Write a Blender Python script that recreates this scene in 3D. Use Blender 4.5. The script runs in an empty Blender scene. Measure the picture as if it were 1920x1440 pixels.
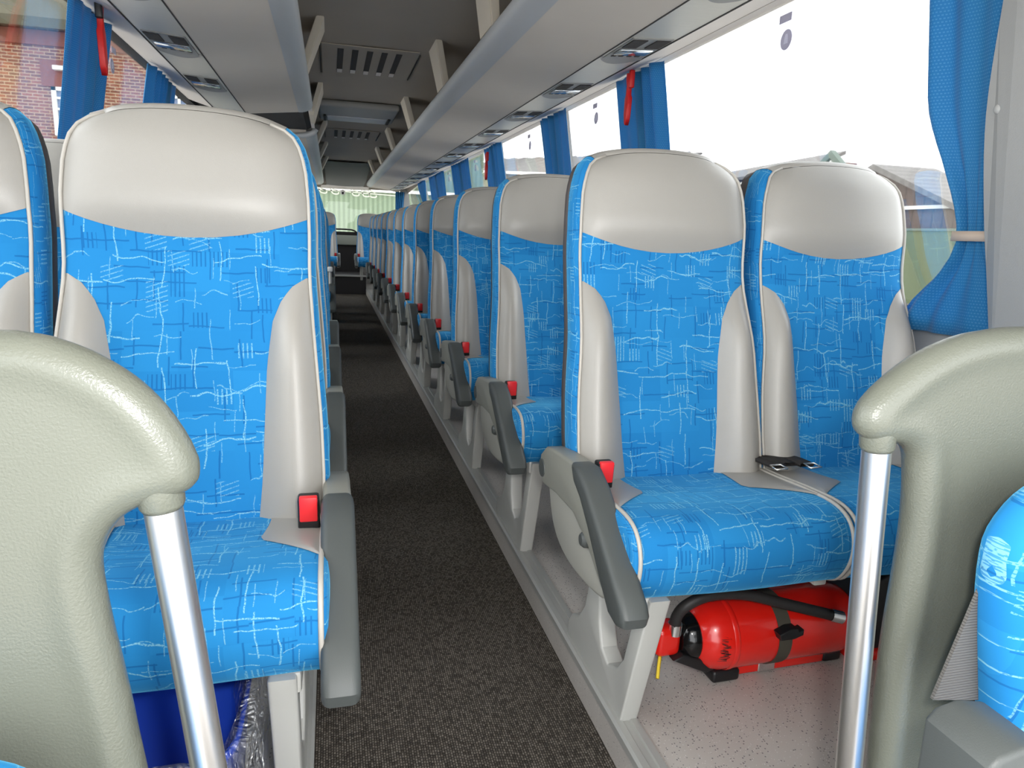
import bpy, bmesh, math, random
from mathutils import Vector, Matrix
PI = math.pi
sc = bpy.context.scene
COL = sc.collection
random.seed(7)

# ------------------------------------------------------------------ materials
class NT:
    """tiny expression builder on a node tree"""
    def __init__(s, m):
        s.t = m.node_tree; s.n = s.t.nodes; s.l = s.t.links
    def put(s, sock, v):
        if isinstance(v, bpy.types.NodeSocket): s.l.new(v, sock)
        elif v is not None: sock.default_value = v
    def m(s, op, a, b=None, c=None, clamp=False):
        n = s.n.new('ShaderNodeMath'); n.operation = op; n.use_clamp = clamp
        s.put(n.inputs[0], a); s.put(n.inputs[1], b); s.put(n.inputs[2], c)
        return n.outputs[0]
    def xyz(s, v):
        n = s.n.new('ShaderNodeSeparateXYZ'); s.put(n.inputs[0], v); return n.outputs
    def comb(s, x, y, z=0.0):
        n = s.n.new('ShaderNodeCombineXYZ'); s.put(n.inputs[0], x); s.put(n.inputs[1], y); s.put(n.inputs[2], z); return n.outputs[0]
    def white(s, x, y, z=0.0):
        n = s.n.new('ShaderNodeTexWhiteNoise'); n.noise_dimensions = '3D'; s.put(n.inputs['Vector'], s.comb(x, y, z)); return n.outputs['Value']
    def noise(s, v, scale, detail=2.0, rough=.5):
        n = s.n.new('ShaderNodeTexNoise'); s.put(n.inputs['Vector'], v); n.inputs['Scale'].default_value = scale
        n.inputs['Detail'].default_value = detail; n.inputs['Roughness'].default_value = rough
        return n.outputs['Fac']
    def mix(s, f, a, b):
        n = s.n.new('ShaderNodeMix'); n.data_type = 'RGBA'; s.put(n.inputs[0], f); s.put(n.inputs[6], a); s.put(n.inputs[7], b); return n.outputs[2]
    def bump(s, h, strength, dist, normal=None):
        n = s.n.new('ShaderNodeBump'); n.inputs['Strength'].default_value = strength; n.inputs['Distance'].default_value = dist
        s.put(n.inputs['Height'], h)
        if normal: s.put(n.inputs['Normal'], normal)
        return n.outputs[0]
    def coord(s, kind='Object'):
        return s.n.new('ShaderNodeTexCoord').outputs[kind]

def srgb(r, g, b):
    f = lambda c: (c/255/12.92) if c/255 <= .04045 else ((c/255+.055)/1.055)**2.4
    return (f(r), f(g), f(b), 1)

def mat(name, col, rough=.5, metal=0., grain=None, grain_s=.1, spec=.5, coat=0., sheen=0.):
    m = bpy.data.materials.new(name); m.use_nodes = True
    p = m.node_tree.nodes['Principled BSDF']
    p.inputs['Base Color'].default_value = col; p.inputs['Roughness'].default_value = rough
    p.inputs['Metallic'].default_value = metal; p.inputs['Specular IOR Level'].default_value = spec
    p.inputs['Coat Weight'].default_value = coat; p.inputs['Sheen Weight'].default_value = sheen
    t = NT(m); co = t.coord()
    # slight tonal variation so no surface is perfectly flat
    v = t.noise(co, 3.0, 3)
    c2 = tuple(min(1, c*1.06) for c in col[:3])+(1,); c1 = tuple(c*.94 for c in col[:3])+(1,)
    t.put(p.inputs['Base Color'], t.mix(v, c1, c2))
    if grain:
        t.put(p.inputs['Normal'], t.bump(t.noise(co, grain, 2), grain_s, .002))
    return m

def fabric_mat():
    m = bpy.data.materials.new('blue_moquette'); m.use_nodes = True
    p = m.node_tree.nodes['Principled BSDF']; t = NT(m)
    uv = t.n.new('ShaderNodeUVMap'); uv.uv_map = 'UVMap'
    oi = t.n.new('ShaderNodeObjectInfo').outputs['Random']
    o = t.xyz(uv.outputs[0])
    X = t.m('ADD', o[0], t.m('MULTIPLY', oi, 7.3)); Y = t.m('ADD', o[1], t.m('MULTIPLY', oi, 3.1))
    vec = t.comb(X, Y)
    wob = t.m('SUBTRACT', t.noise(vec, 14, 2), .5)
    wob2 = t.m('SUBTRACT', t.noise(t.comb(Y, X, 4.0), 16, 2), .5)
    hf = t.noise(vec, 420, 1)
    tot = None
    def fr(x): return t.m('FRACT', x)
    def fl(x): return t.m('FLOOR', x)
    def line(c, a, width, along, b, seed, dens, amp, w):
        """segments of lines at pitch a in direction c, cut into pieces of length b"""
        cc = t.m('DIVIDE', t.m('ADD', c, t.m('MULTIPLY', w, amp)), a)
        k = fl(cc)
        off = t.m('MULTIPLY', t.white(k, seed), 5.0)
        cell = fl(t.m('ADD', t.m('DIVIDE', along, b), off))
        pos = t.m('MULTIPLY_ADD', t.white(k, cell, seed+2.), .7, .15)
        d = t.m('ABSOLUTE', t.m('SUBTRACT', fr(cc), pos))
        on = t.m('LESS_THAN', d, width/a)
        act = t.m('LESS_THAN', t.white(k, cell, seed+5.), dens)
        return t.m('MULTIPLY', on, act)
    dash = t.m('GREATER_THAN', hf, .47)
    l1 = line(X, .060, .0011, Y, .070, 1.0, .58, .024, wob)
    l2 = line(Y, .046, .0012, X, .085, 2.0, .52, .045, wob)
    l3 = line(X, .034, .0008, Y, .036, 3.0, .32, .016, wob2)
    l4 = line(Y, .052, .0009, X, .045, 4.0, .58, .06, wob2)
    # short hatch clusters inside random cells
    ci = fl(t.m('DIVIDE', X, .037)); cj = fl(t.m('DIVIDE', Y, .027))
    rnd = t.white(ci, cj, 9.0)
    hs = t.m('LESS_THAN', t.m('ABSOLUTE', t.m('SUBTRACT', fr(t.m('DIVIDE', X, .0075)), .5)), .17)
    hs2 = t.m('LESS_THAN', t.m('ABSOLUTE', t.m('SUBTRACT', fr(t.m('DIVIDE', t.m('MULTIPLY_ADD', X, .35, Y), .0085)), .5)), .14)
    inx = t.m('LESS_THAN', t.m('ABSOLUTE', t.m('SUBTRACT', fr(t.m('DIVIDE', X, .037)), .5)), .38)
    h1 = t.m('MULTIPLY', t.m('MULTIPLY', hs, t.m('LESS_THAN', rnd, .07)), inx)
    h2 = t.m('MULTIPLY', hs2, t.m('GREATER_THAN', rnd, .945))
    s = t.m('MAXIMUM', t.m('MAXIMUM', l1, l2), t.m('MAXIMUM', t.m('MULTIPLY', l3, .7), t.m('MULTIPLY', l4, .75)))
    s = t.m('MAXIMUM', s, t.m('MAXIMUM', t.m('MULTIPLY', h1, .8), t.m('MULTIPLY', h2, .6)))
    light = t.m('MULTIPLY', s, t.m('MULTIPLY_ADD', dash, .75, .25))
    dk = t.m('MAXIMUM', line(X, .047, .0013, Y, .05, 11., .5, .01, wob2), line(Y, .036, .0013, X, .06, 12., .5, .012, wob2))
    h3 = t.m('MULTIPLY', t.m('MULTIPLY', hs, t.m('LESS_THAN', t.m('ABSOLUTE', t.m('SUBTRACT', rnd, .5)), .03)), inx)
    dk = t.m('MAXIMUM', dk, h3)
    tone = t.white(fl(t.m('DIVIDE', X, .09)), fl(t.m('DIVIDE', Y, .07)), 21.)
    base = t.mix(tone, srgb(32, 120, 182), srgb(38, 129, 190))
    base = t.mix(t.m('MULTIPLY', dk, .55), base, srgb(14, 78, 142))
    c = t.mix(t.m('MULTIPLY', light, .8), base, srgb(130, 190, 210))
    t.put(p.inputs['Base Color'], c)
    p.inputs['Roughness'].default_value = .9; p.inputs['Specular IOR Level'].default_value = .15
    p.inputs['Sheen Weight'].default_value = .6; p.inputs['Sheen Roughness'].default_value = .35
    p.inputs['Sheen Tint'].default_value = srgb(110, 205, 245)
    t.put(p.inputs['Normal'], t.bump(t.m('ADD', t.m('MULTIPLY', light, .6), t.m('MULTIPLY', dk, -.6)), .35, .001, None))
    return m

def leather_mat():
    m = mat('grey_leather', srgb(156, 153, 147), .36, grain=900, grain_s=.12, spec=.5)
    return m

def carpet_mat():
    m = bpy.data.materials.new('ribbed_carpet'); m.use_nodes = True
    p = m.node_tree.nodes['Principled BSDF']; t = NT(m)
    co = t.coord(); o = t.xyz(co)
    row = t.m('FLOOR', t.m('DIVIDE', o[0], .0052))
    rx = t.m('ABSOLUTE', t.m('SUBTRACT', t.m('FRACT', t.m('DIVIDE', o[0], .0052)), .5))
    yy = t.m('ADD', t.m('DIVIDE', o[1], .0075), t.m('MULTIPLY', t.white(row, 1.), 1.0))
    ry = t.m('ABSOLUTE', t.m('SUBTRACT', t.m('FRACT', yy), .5))
    h = t.m('SUBTRACT', 1.0, t.m('MAXIMUM', t.m('MULTIPLY', rx, 2.0), t.m('MULTIPLY', ry, 1.7)), clamp=True)
    rn = t.white(row, t.m('FLOOR', yy), 3.)
    f = t.m('MULTIPLY', h, t.m('MULTIPLY_ADD', rn, 1.1, .35), clamp=True)
    big = t.noise(co, 5, 3)
    c = t.mix(f, srgb(30, 27, 25), srgb(138, 131, 122))
    c = t.mix(t.m('MULTIPLY', big, .3), c, srgb(70, 64, 58))
    t.put(p.inputs['Base Color'], c); p.inputs['Roughness'].default_value = .95; p.inputs['Specular IOR Level'].default_value = .1
    t.put(p.inputs['Normal'], t.bump(h, .7, .003))
    return m

def vinyl_mat():
    m = bpy.data.materials.new('speckled_vinyl'); m.use_nodes = True
    p = m.node_tree.nodes['Principled BSDF']; t = NT(m); co = t.coord()
    def speck(sc_, thr):
        n = t.n.new('ShaderNodeTexVoronoi'); n.inputs['Scale'].default_value = sc_; t.put(n.inputs['Vector'], co)
        a = t.m('LESS_THAN', n.outputs['Distance'], thr)
        x = t.xyz(n.outputs['Color'])
        return a, x[0]
    a, r = speck(170, .27); b, r2 = speck(230, .22)
    c = t.mix(t.noise(co, 8, 3), srgb(176, 170, 164), srgb(192, 187, 181))
    c = t.mix(t.m('MULTIPLY', a, t.m('GREATER_THAN', r, .62)), c, srgb(112, 108, 110))
    c = t.mix(t.m('MULTIPLY', b, t.m('GREATER_THAN', r2, .7)), c, srgb(215, 213, 210))
    t.put(p.inputs['Base Color'], c); p.inputs['Roughness'].default_value = .42
    return m

def curtain_mat():
    m = bpy.data.materials.new('curtain_cloth'); m.use_nodes = True
    t = NT(m); p = m.node_tree.nodes['Principled BSDF']; uv = t.n.new('ShaderNodeUVMap'); uv.uv_map = 'UVMap'; o = t.xyz(uv.outputs[0])
    row = t.m('FLOOR', t.m('DIVIDE', o[1], .007))
    a = t.m('ABSOLUTE', t.m('SUBTRACT', t.m('FRACT', t.m('ADD', t.m('DIVIDE', o[0], .012), t.m('MULTIPLY', row, .5))), .5))
    b = t.m('ABSOLUTE', t.m('SUBTRACT', t.m('FRACT', t.m('DIVIDE', o[1], .007)), .5))
    d = t.m('MULTIPLY', t.m('LESS_THAN', a, .28), t.m('LESS_THAN', b, .2))
    c = t.mix(t.m('MULTIPLY', d, .5), srgb(40, 134, 190), srgb(100, 176, 212))
    t.put(p.inputs['Base Color'], c); p.inputs['Roughness'].default_value = .7; p.inputs['Sheen Weight'].default_value = .2
    t.put(p.inputs['Normal'], t.bump(d, .3, .001))
    tr = t.n.new('ShaderNodeBsdfTranslucent'); t.put(tr.inputs[0], c)
    mx = t.n.new('ShaderNodeMixShader'); mx.inputs[0].default_value = .42
    t.l.new(p.outputs[0], mx.inputs[1]); t.l.new(tr.outputs[0], mx.inputs[2])
    t.l.new(mx.outputs[0], m.node_tree.nodes['Material Output'].inputs[0])
    return m

def glass_mat(name, tint=(1, 1, 1, 1), refl=.06, rough=.02):
    m = bpy.data.materials.new(name); m.use_nodes = True; t = NT(m)
    t.n.remove(m.node_tree.nodes['Principled BSDF'])
    a = t.n.new('ShaderNodeBsdfTransparent'); a.inputs[0].default_value = tint
    b = t.n.new('ShaderNodeBsdfGlossy'); b.inputs['Roughness'].default_value = rough
    fr = t.n.new('ShaderNodeFresnel'); fr.inputs[0].default_value = 1.45
    mx = t.n.new('ShaderNodeMixShader'); t.put(mx.inputs[0], t.m('MULTIPLY', fr.outputs[0], refl*12))
    t.l.new(a.outputs[0], mx.inputs[1]); t.l.new(b.outputs[0], mx.inputs[2])
    t.l.new(mx.outputs[0], m.node_tree.nodes['Material Output'].inputs[0])
    return m

def film_mat():
    m = bpy.data.materials.new('clear_crumpled_film'); m.use_nodes = True; t = NT(m)
    t.n.remove(m.node_tree.nodes['Principled BSDF']); co = t.coord()
    n = t.n.new('ShaderNodeTexVoronoi'); n.feature = 'DISTANCE_TO_EDGE'; n.inputs['Scale'].default_value = 16
    ns = t.n.new('ShaderNodeTexNoise'); ns.inputs['Scale'].default_value = 9; t.put(ns.inputs['Vector'], co)
    t.put(n.inputs['Vector'], ns.outputs['Color'])
    bp = t.bump(t.m('ADD', n.outputs['Distance'], t.noise(co, 22, 5)), 1.0, .03)
    a = t.n.new('ShaderNodeBsdfTransparent'); a.inputs[0].default_value = (.93, .94, .96, 1)
    b = t.n.new('ShaderNodeBsdfGlossy'); b.inputs['Roughness'].default_value = .12; t.put(b.inputs['Normal'], bp)
    d = t.n.new('ShaderNodeBsdfDiffuse'); d.inputs[0].default_value = (.85, .87, .9, 1); t.put(d.inputs['Normal'], bp)
    m1 = t.n.new('ShaderNodeMixShader'); m1.inputs[0].default_value = .16
    m2 = t.n.new('ShaderNodeMixShader'); m2.inputs[0].default_value = .14
    t.l.new(a.outputs[0], m1.inputs[1]); t.l.new(b.outputs[0], m1.inputs[2])
    t.l.new(m1.outputs[0], m2.inputs[1]); t.l.new(d.outputs[0], m2.inputs[2])
    t.l.new(m2.outputs[0], m.node_tree.nodes['Material Output'].inputs[0])
    return m

def brick_mat():
    m = bpy.data.materials.new('red_brick'); m.use_nodes = True
    p = m.node_tree.nodes['Principled BSDF']; t = NT(m); co = t.coord(); o = t.xyz(co)
    n = t.n.new('ShaderNodeTexBrick'); t.put(n.inputs['Vector'], t.comb(t.m('ADD', o[0], o[1]), o[2]))
    n.inputs['Scale'].default_value = 1.0; n.inputs['Brick Width'].default_value = .135; n.inputs['Row Height'].default_value = .044
    n.inputs['Mortar Size'].default_value = .006; n.inputs['Bias'].default_value = -.1
    n.inputs['Color1'].default_value = srgb(140, 78, 54); n.inputs['Color2'].default_value = srgb(98, 54, 44); n.inputs['Mortar'].default_value = srgb(176, 158, 134)
    c = t.mix(t.m('MULTIPLY', t.noise(co, 2.5, 4), .35), n.outputs['Color'], srgb(150, 104, 74))
    t.put(p.inputs['Base Color'], c); p.inputs['Roughness'].default_value = .9
    return m

def stripe_mat(name, c1, c2, pitch, axis, thr=.5, soft=True, bump=.3, metal=0):
    m = bpy.data.materials.new(name); m.use_nodes = True
    p = m.node_tree.nodes['Principled BSDF']; t = NT(m); co = t.coord(); o = t.xyz(co)
    f = t.m('FRACT', t.m('DIVIDE', o[axis], pitch))
    a = t.m('LESS_THAN', f, thr)
    c = t.mix(a, c1, c2)
    c = t.mix(t.m('MULTIPLY', t.noise(co, 3, 4), .25), c, c2)
    t.put(p.inputs['Base Color'], c); p.inputs['Roughness'].default_value = .7; p.inputs['Metallic'].default_value = metal
    t.put(p.inputs['Normal'], t.bump(t.m('ABSOLUTE', t.m('SUBTRACT', f, .5)), bump, .02))
    return m

def brushed_mat(name, col, metal, rough):
    m = bpy.data.materials.new(name); m.use_nodes = True
    p = m.node_tree.nodes['Principled BSDF']; t = NT(m); o = t.xyz(t.coord())
    n = t.noise(t.comb(t.m('MULTIPLY', o[0], 4.), t.m('MULTIPLY', o[1], 160.), o[2]), 3, 2)
    t.put(p.inputs['Base Color'], t.mix(n, tuple(c*.9 for c in col[:3])+(1,), tuple(min(1, c*1.08) for c in col[:3])+(1,)))
    p.inputs['Roughness'].default_value = rough; p.inputs['Metallic'].default_value = metal
    t.put(p.inputs['Normal'], t.bump(n, .15, .002))
    return m

M = {}
M['fabric'] = fabric_mat()
M['leather'] = leather_mat()
M['piping'] = mat('piping_grey', srgb(180, 176, 168), .45)
M['shell'] = mat('dark_grey_shell', srgb(78, 72, 70), .5, grain=500)
M['plastic'] = mat('seat_grey_plastic', srgb(138, 138, 129), .42, grain=700, grain_s=.08)
M['plastic_light'] = mat('light_grey_plastic', srgb(158, 157, 149), .38)
M['pad'] = mat('dark_grey_armpad', srgb(72, 76, 75), .5, grain=800, grain_s=.1)
M['frame'] = mat('painted_seat_frame', srgb(182, 182, 177), .32)
M['black'] = mat('black_plastic', srgb(22, 22, 24), .45)
M['webbing'] = mat('black_webbing', srgb(30, 28, 28), .8)
M['redbtn'] = mat('red_button', srgb(228, 44, 50), .35)
M['chrome'] = mat('bright_metal', (.8, .8, .8, 1), .2, 1.0)
M['steel'] = mat('satin_steel_tube', (.93, .91, .88, 1), .34, 1.0)
M['carpet'] = carpet_mat()
M['vinyl'] = vinyl_mat()
M['alu'] = mat('anodised_rail', srgb(172, 172, 168), .35, .25)
M['curtain'] = curtain_mat()
M['glass'] = glass_mat('window_glass', (.97, .98, .98, 1), .05)
M['film'] = film_mat()
M['brick'] = brick_mat()
M['rack'] = mat('rack_felt_beige', srgb(214, 206, 196), .85, grain=600, grain_s=.2)
M['rack_lip'] = mat('rack_lip_blue_grey', srgb(190, 193, 196), .45)
M['service'] = brushed_mat('service_panel_grey', srgb(206, 204, 194), .15, .38)
M['trimlight'] = mat('pale_trim', srgb(226, 219, 213), .6)
M['ceil'] = mat('ceiling_felt', srgb(168, 159, 147), .9, grain=500, grain_s=.3)
M['ceil_dark'] = mat('dark_ceiling_panel', srgb(40, 38, 39), .6)
M['strut'] = mat('strut_beige', srgb(215, 205, 188), .6)
M['seam'] = mat('dark_seam', srgb(48, 44, 42), .8)
M['moulded'] = mat('moulded_grey_green', srgb(104, 107, 97), .30, grain=420, grain_s=.3)
M['wall'] = mat('wall_grey', srgb(168, 168, 166), .6)
M['pillar'] = mat('pillar_grey', srgb(150, 150, 148), .5, grain=700, grain_s=.2)
M['extred'] = mat('extinguisher_red', srgb(222, 30, 20), .25, coat=.4)
M['rubber'] = mat('black_rubber', srgb(38, 36, 36), .55)
M['glossblack'] = mat('gloss_black', srgb(14, 14, 15), .12)
M['yellow'] = mat('yellow_tag', srgb(230, 200, 50), .5)
M['brickband'] = mat('brick_band', srgb(128, 76, 60), .9)
M['strap'] = mat('grey_strap', srgb(70, 66, 56), .8)
M['bluebin'] = mat('blue_plastic', srgb(36, 78, 205), .3)
M['hammer'] = mat('hammer_red', srgb(214, 34, 30), .4)
M['sticker'] = mat('sticker_violet_grey', srgb(176, 174, 196), .6)
M['stickerpale'] = mat('sticker_pale', srgb(205, 205, 225), .6)
M['tie'] = mat('tie_tape', srgb(190, 172, 156), .7)
M['rubberseal'] = mat('window_seal', srgb(28, 26, 26), .7)
M['whitepaint'] = mat('white_paint', srgb(235, 235, 232), .5)
M['thatch'] = mat('mossy_roof', srgb(92, 88, 70), .95, grain=30, grain_s=1.)
M['dark'] = mat('dark_void', srgb(20, 18, 18), .9)
M['panes'] = mat('dark_pane', srgb(120, 140, 175), .1)
M['greenwall'] = stripe_mat('green_corrugated', srgb(88, 102, 80), srgb(106, 120, 97), .13, 0, .5)
M['greenfence'] = mat('pale_green_fence', srgb(98, 110, 80), .8)
M['greenpaint'] = mat('pale_green_paint', srgb(106, 120, 110), .7)
M['palegrey'] = stripe_mat('pale_sheet_roof', srgb(108, 104, 102), srgb(120, 116, 113), .35, 1, .5)
M['roofsheet'] = stripe_mat('fibre_cement_roof', srgb(150, 150, 146), srgb(96, 96, 96), .5, 1, .5, bump=.8)
M['pinkbrick'] = mat('washed_brick', srgb(134, 98, 82), .9)
M['timber'] = stripe_mat('timber_cladding', srgb(108, 92, 86), srgb(82, 70, 66), .35, 1, .15)
M['cream'] = mat('cream_render', srgb(126, 118, 102), .9)
M['ground'] = mat('yard_ground', srgb(196, 192, 186), .95)
M['letter'] = mat('pale_lettering', srgb(238, 242, 222), .6)
_t = M['letter'].node_tree; _p = _t.nodes['Principled BSDF']; _tr = _t.nodes.new('ShaderNodeBsdfTranslucent'); _tr.inputs[0].default_value = (.95, .97, .85, 1)
_mx = _t.nodes.new('ShaderNodeMixShader'); _mx.inputs[0].default_value = .8; _t.links.new(_p.outputs[0], _mx.inputs[1]); _t.links.new(_tr.outputs[0], _mx.inputs[2]); _t.links.new(_mx.outputs[0], _t.nodes['Material Output'].inputs[0])
M['mudgreen'] = mat('shelf_grey_green', srgb(160, 166, 156), .6)
M['lens'] = mat('lamp_lens', (.75, .8, .85, 1), .12, .8)

# ------------------------------------------------------------------ mesh helpers
def obj(name, bm, m, parent=None, smooth=True, loc=None, autosmooth=None):
    me = bpy.data.meshes.new(name)
    if autosmooth is not None:
        bm.normal_update()
        for e in bm.edges:
            if len(e.link_faces) == 2 and e.calc_face_angle(0) > autosmooth: e.smooth = False
    for f in bm.faces: f.smooth = smooth
    bm.to_mesh(me); bm.free()
    for mm in (m if isinstance(m, (list, tuple)) else [m]): me.materials.append(mm)
    o = bpy.data.objects.new(name, me); COL.objects.link(o)
    if parent: o.parent = parent
    if loc: o.location = loc
    return o

def empty(name, loc=(0, 0, 0), label=None, cat=None, group=None, kind=None):
    o = bpy.data.objects.new(name, None); COL.objects.link(o); o.location = loc; o.empty_display_size = .1
    return tag(o, label, cat, group, kind)

def tag(o, label=None, cat=None, group=None, kind=None):
    if label: o['label'] = label
    if cat: o['category'] = cat
    if group: o['group'] = group
    if kind: o['kind'] = kind
    return o

def B(): return bmesh.new()

def box(bm, x0, x1, y0, y1, z0, z1, bev=0., seg=2):
    r = bmesh.ops.create_cube(bm, size=1.)
    vs = r['verts']
    for v in vs:
        v.co = Vector((x0+(v.co.x+.5)*(x1-x0), y0+(v.co.y+.5)*(y1-y0), z0+(v.co.z+.5)*(z1-z0)))
    if bev > 0:
        es = list({e for v in vs for e in v.link_edges})
        bmesh.ops.bevel(bm, geom=es, offset=bev, segments=seg, affect='EDGES', profile=.5)
    return bm

def prism(bm, poly, a0, a1, axis='x', bev=0., seg=3):
    """extrude closed 2D polygon along an axis. axis x: poly=(y,z); axis y: poly=(x,z); axis z: poly=(x,y)"""
    def P(p, a):
        return {'x': (a, p[0], p[1]), 'y': (p[0], a, p[1]), 'z': (p[0], p[1], a)}[axis]
    v0 = [bm.verts.new(P(p, a0)) for p in poly]; v1 = [bm.verts.new(P(p, a1)) for p in poly]
    n = len(poly); fs = []
    fs.append(bm.faces.new(v0)); fs.append(bm.faces.new(v1[::-1]))
    for i in range(n): fs.append(bm.faces.new((v0[i], v1[i], v1[(i+1) % n], v0[(i+1) % n])))
    bmesh.ops.recalc_face_normals(bm, faces=fs)
    if bev > 0:
        es = list({e for f in fs[:2] for e in f.edges})
        bmesh.ops.bevel(bm, geom=es, offset=bev, segments=seg, affect='EDGES', profile=.5)
    return bm

def grid(bm, fn, us, vs, uvf=None, flip=False):
    """fn(u,v)->Vector ; builds quad grid, optional uv"""
    uvl = bm.loops.layers.uv.get('UVMap') or bm.loops.layers.uv.new('UVMap')
    g = [[bm.verts.new(fn(u, v)) for u in us] for v in vs]
    for j in range(len(vs)-1):
        for i in range(len(us)-1):
            q = [(i, j), (i+1, j), (i+1, j+1), (i, j+1)]
            if flip: q = q[::-1]
            try: f = bm.faces.new([g[b][a] for a, b in q])
            except ValueError: continue
            for lp, (a, b) in zip(f.loops, q):
                lp[uvl].uv = uvf(us[a], vs[b], g[b][a].co) if uvf else (g[b][a].co.x, g[b][a].co.z)
    return g

def loft(bm, rings, closed=False, uvf=None, flip=False):
    """rings: list of lists of Vectors, all same length"""
    uvl = bm.loops.layers.uv.get('UVMap') or bm.loops.layers.uv.new('UVMap')
    g = [[bm.verts.new(p) for p in r] for r in rings]; n = len(rings[0])
    arc = [0.]
    for i in range(1, n): arc.append(arc[-1]+(rings[0][i]-rings[0][i-1]).length)
    arc.append(arc[-1]+(rings[0][0]-rings[0][-1]).length)
    for j in range(len(rings)-1):
        for i in range(n if closed else n-1):
            a = (i+1) % n
            q = [g[j][i], g[j][a], g[j+1][a], g[j+1][i]]
            t = [(arc[i], j*.03), (arc[i+1], j*.03), (arc[i+1], j*.03+.03), (arc[i], j*.03+.03)]
            if flip: q, t = q[::-1], t[::-1]
            try: f = bm.faces.new(q)
            except ValueError: continue
            for lp, c in zip(f.loops, t): lp[uvl].uv = c
    return g

def tube(bm, pts, r, n=8, closed=False, cap=True):
    pts = [Vector(p) for p in pts]; m = len(pts)
    rad = r if isinstance(r, (list, tuple)) else [r]*m
    rings = []; up = None
    for i, p in enumerate(pts):
        a = pts[(i-1) % m] if (closed or i > 0) else pts[0]; b = pts[(i+1) % m] if (closed or i < m-1) else pts[-1]
        d = (b-a).normalized()
        if up is None:
            up = Vector((0, 0, 1)) if abs(d.z) < .9 else Vector((1, 0, 0))
        s = d.cross(up)
        if s.length < 1e-5: s = d.orthogonal()
        s.normalize(); up = s.cross(d).normalized()
        rings.append([bm.verts.new(p+(s*math.cos(2*PI*k/n)+up*math.sin(2*PI*k/n))*rad[i]) for k in range(n)])
    for i in range(m if closed else m-1):
        A, Bv = rings[i], rings[(i+1) % m]
        for k in range(n): bm.faces.new((A[k], A[(k+1) % n], Bv[(k+1) % n], Bv[k]))
    if cap and not closed:
        bm.faces.new(rings[0][::-1]); bm.faces.new(rings[-1])
    return bm

def lathe(bm, prof, origin, axis, n=32):
    """prof: (distance along axis, radius)"""
    axis = Vector(axis).normalized(); s = axis.orthogonal().normalized(); u = axis.cross(s); o = Vector(origin)
    rings = []
    for a, r in prof:
        if r < 1e-6: rings.append([bm.verts.new(o+axis*a)])
        else: rings.append([bm.verts.new(o+axis*a+(s*math.cos(2*PI*k/n)+u*math.sin(2*PI*k/n))*r) for k in range(n)])
    for A, Bv in zip(rings, rings[1:]):
        for k in range(n):
            k2 = (k+1) % n
            if len(A) == 1 and len(Bv) == 1: continue
            if len(A) == 1: bm.faces.new((A[0], Bv[k], Bv[k2]))
            elif len(Bv) == 1: bm.faces.new((A[k], A[k2], Bv[0]))
            else: bm.faces.new((A[k], A[k2], Bv[k2], Bv[k]))
    bmesh.ops.recalc_face_normals(bm, faces=bm.faces[:])
    return bm

def lin(a, b, n): return [a+(b-a)*i/(n-1) for i in range(n)]
def interp(tab, x):
    if x <= tab[0][0]: return tab[0][1]
    for (a, va), (b, vb) in zip(tab, tab[1:]):
        if x <= b:
            f = (x-a)/(b-a); return va+(vb-va)*f
    return tab[-1][1]
def sm(a, b, x):
    t = max(0., min(1., (x-a)/(b-a))); return t*t*(3-2*t)
def spline(pts, k=6, closed=False):
    """Catmull-Rom through points"""
    P = [Vector(p) for p in pts]; n = len(P); out = []
    rng = n if closed else n-1
    for i in range(rng):
        p0 = P[(i-1) % n] if closed or i > 0 else P[0]; p1 = P[i]; p2 = P[(i+1) % n]; p3 = P[(i+2) % n] if closed or i < n-2 else P[-1]
        for j in range(k):
            t = j/k
            out.append(.5*((2*p1)+(-p0+p2)*t+(2*p0-5*p1+4*p2-p3)*t*t+(-p0+3*p1-3*p2+p3)*t**3))
    if not closed: out.append(P[-1])
    return out

# ------------------------------------------------------------------ camera
F = 1300.; CAMZ = 1.053
def cam_axes():
    Yc = Vector((620-960, 427-720, F)).normalized()
    q = Vector((1620-960, 467-720, F))
    n = Yc.cross(q).normalized()
    if n.y < 0: n = -n
    X = n.cross(Yc)
    if X.x < 0: X = -X
    return Matrix((X, Yc, -n))       # rows: world axes expressed in camera (x right, y down, z forward)
Rw = cam_axes()
right = Rw @ Vector((1, 0, 0)); upv = Rw @ Vector((0, -1, 0)); back = Rw @ Vector((0, 0, -1))
cd = bpy.data.cameras.new('camera'); cam = bpy.data.objects.new('camera', cd); COL.objects.link(cam); sc.camera = cam
mw = Matrix((right, upv, back)).transposed().to_4x4(); mw.translation = Vector((0, 0, CAMZ)); cam.matrix_world = mw
cd.sensor_width = 36; cd.lens = 36*F/1920; cd.clip_start = .02; cd.clip_end = 300

# ------------------------------------------------------------------ the double seat
WT = [(.40, .218), (.50, .222), (.60, .224), (.70, .221), (.80, .214), (.88, .208), (.96, .203), (1.04, .204), (1.10, .203), (1.15, .199), (1.18, .193), (1.205, .184), (1.222, .172), (1.233, .158), (1.240, .138)]
ZB, ZT = .44, 1.240
def zz(t): return ZB+(ZT-ZB)*(1-(1-t)**1.35)
def backsurf(u, z, extra=0.):
    w = interp(WT, z); x = u*w
    zt = z + .007*sm(1.19, 1.24, z)*(1-u*u) - .005*sm(1.2, 1.24, z)*u**4
    y = -(1.24-z)*.205
    y += .011*sm(1.10, 1.0, z)*sm(.5, .75, z)                                # small recess behind the neck
    bol = sm(.50, .90, abs(u))*sm(.98, .80, z)
    y -= .030*bol
    y += .014*abs(u)**10
    y += .018*sm(1.17, 1.24, z)**2
    y -= .018*(1-u*u)*sm(1.0, 1.10, z)
    y -= .010*math.exp(-((z-.68)/.10)**2)*(1-u*u)                           # lumbar
    return Vector((x, y-extra, zt-.08))

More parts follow.
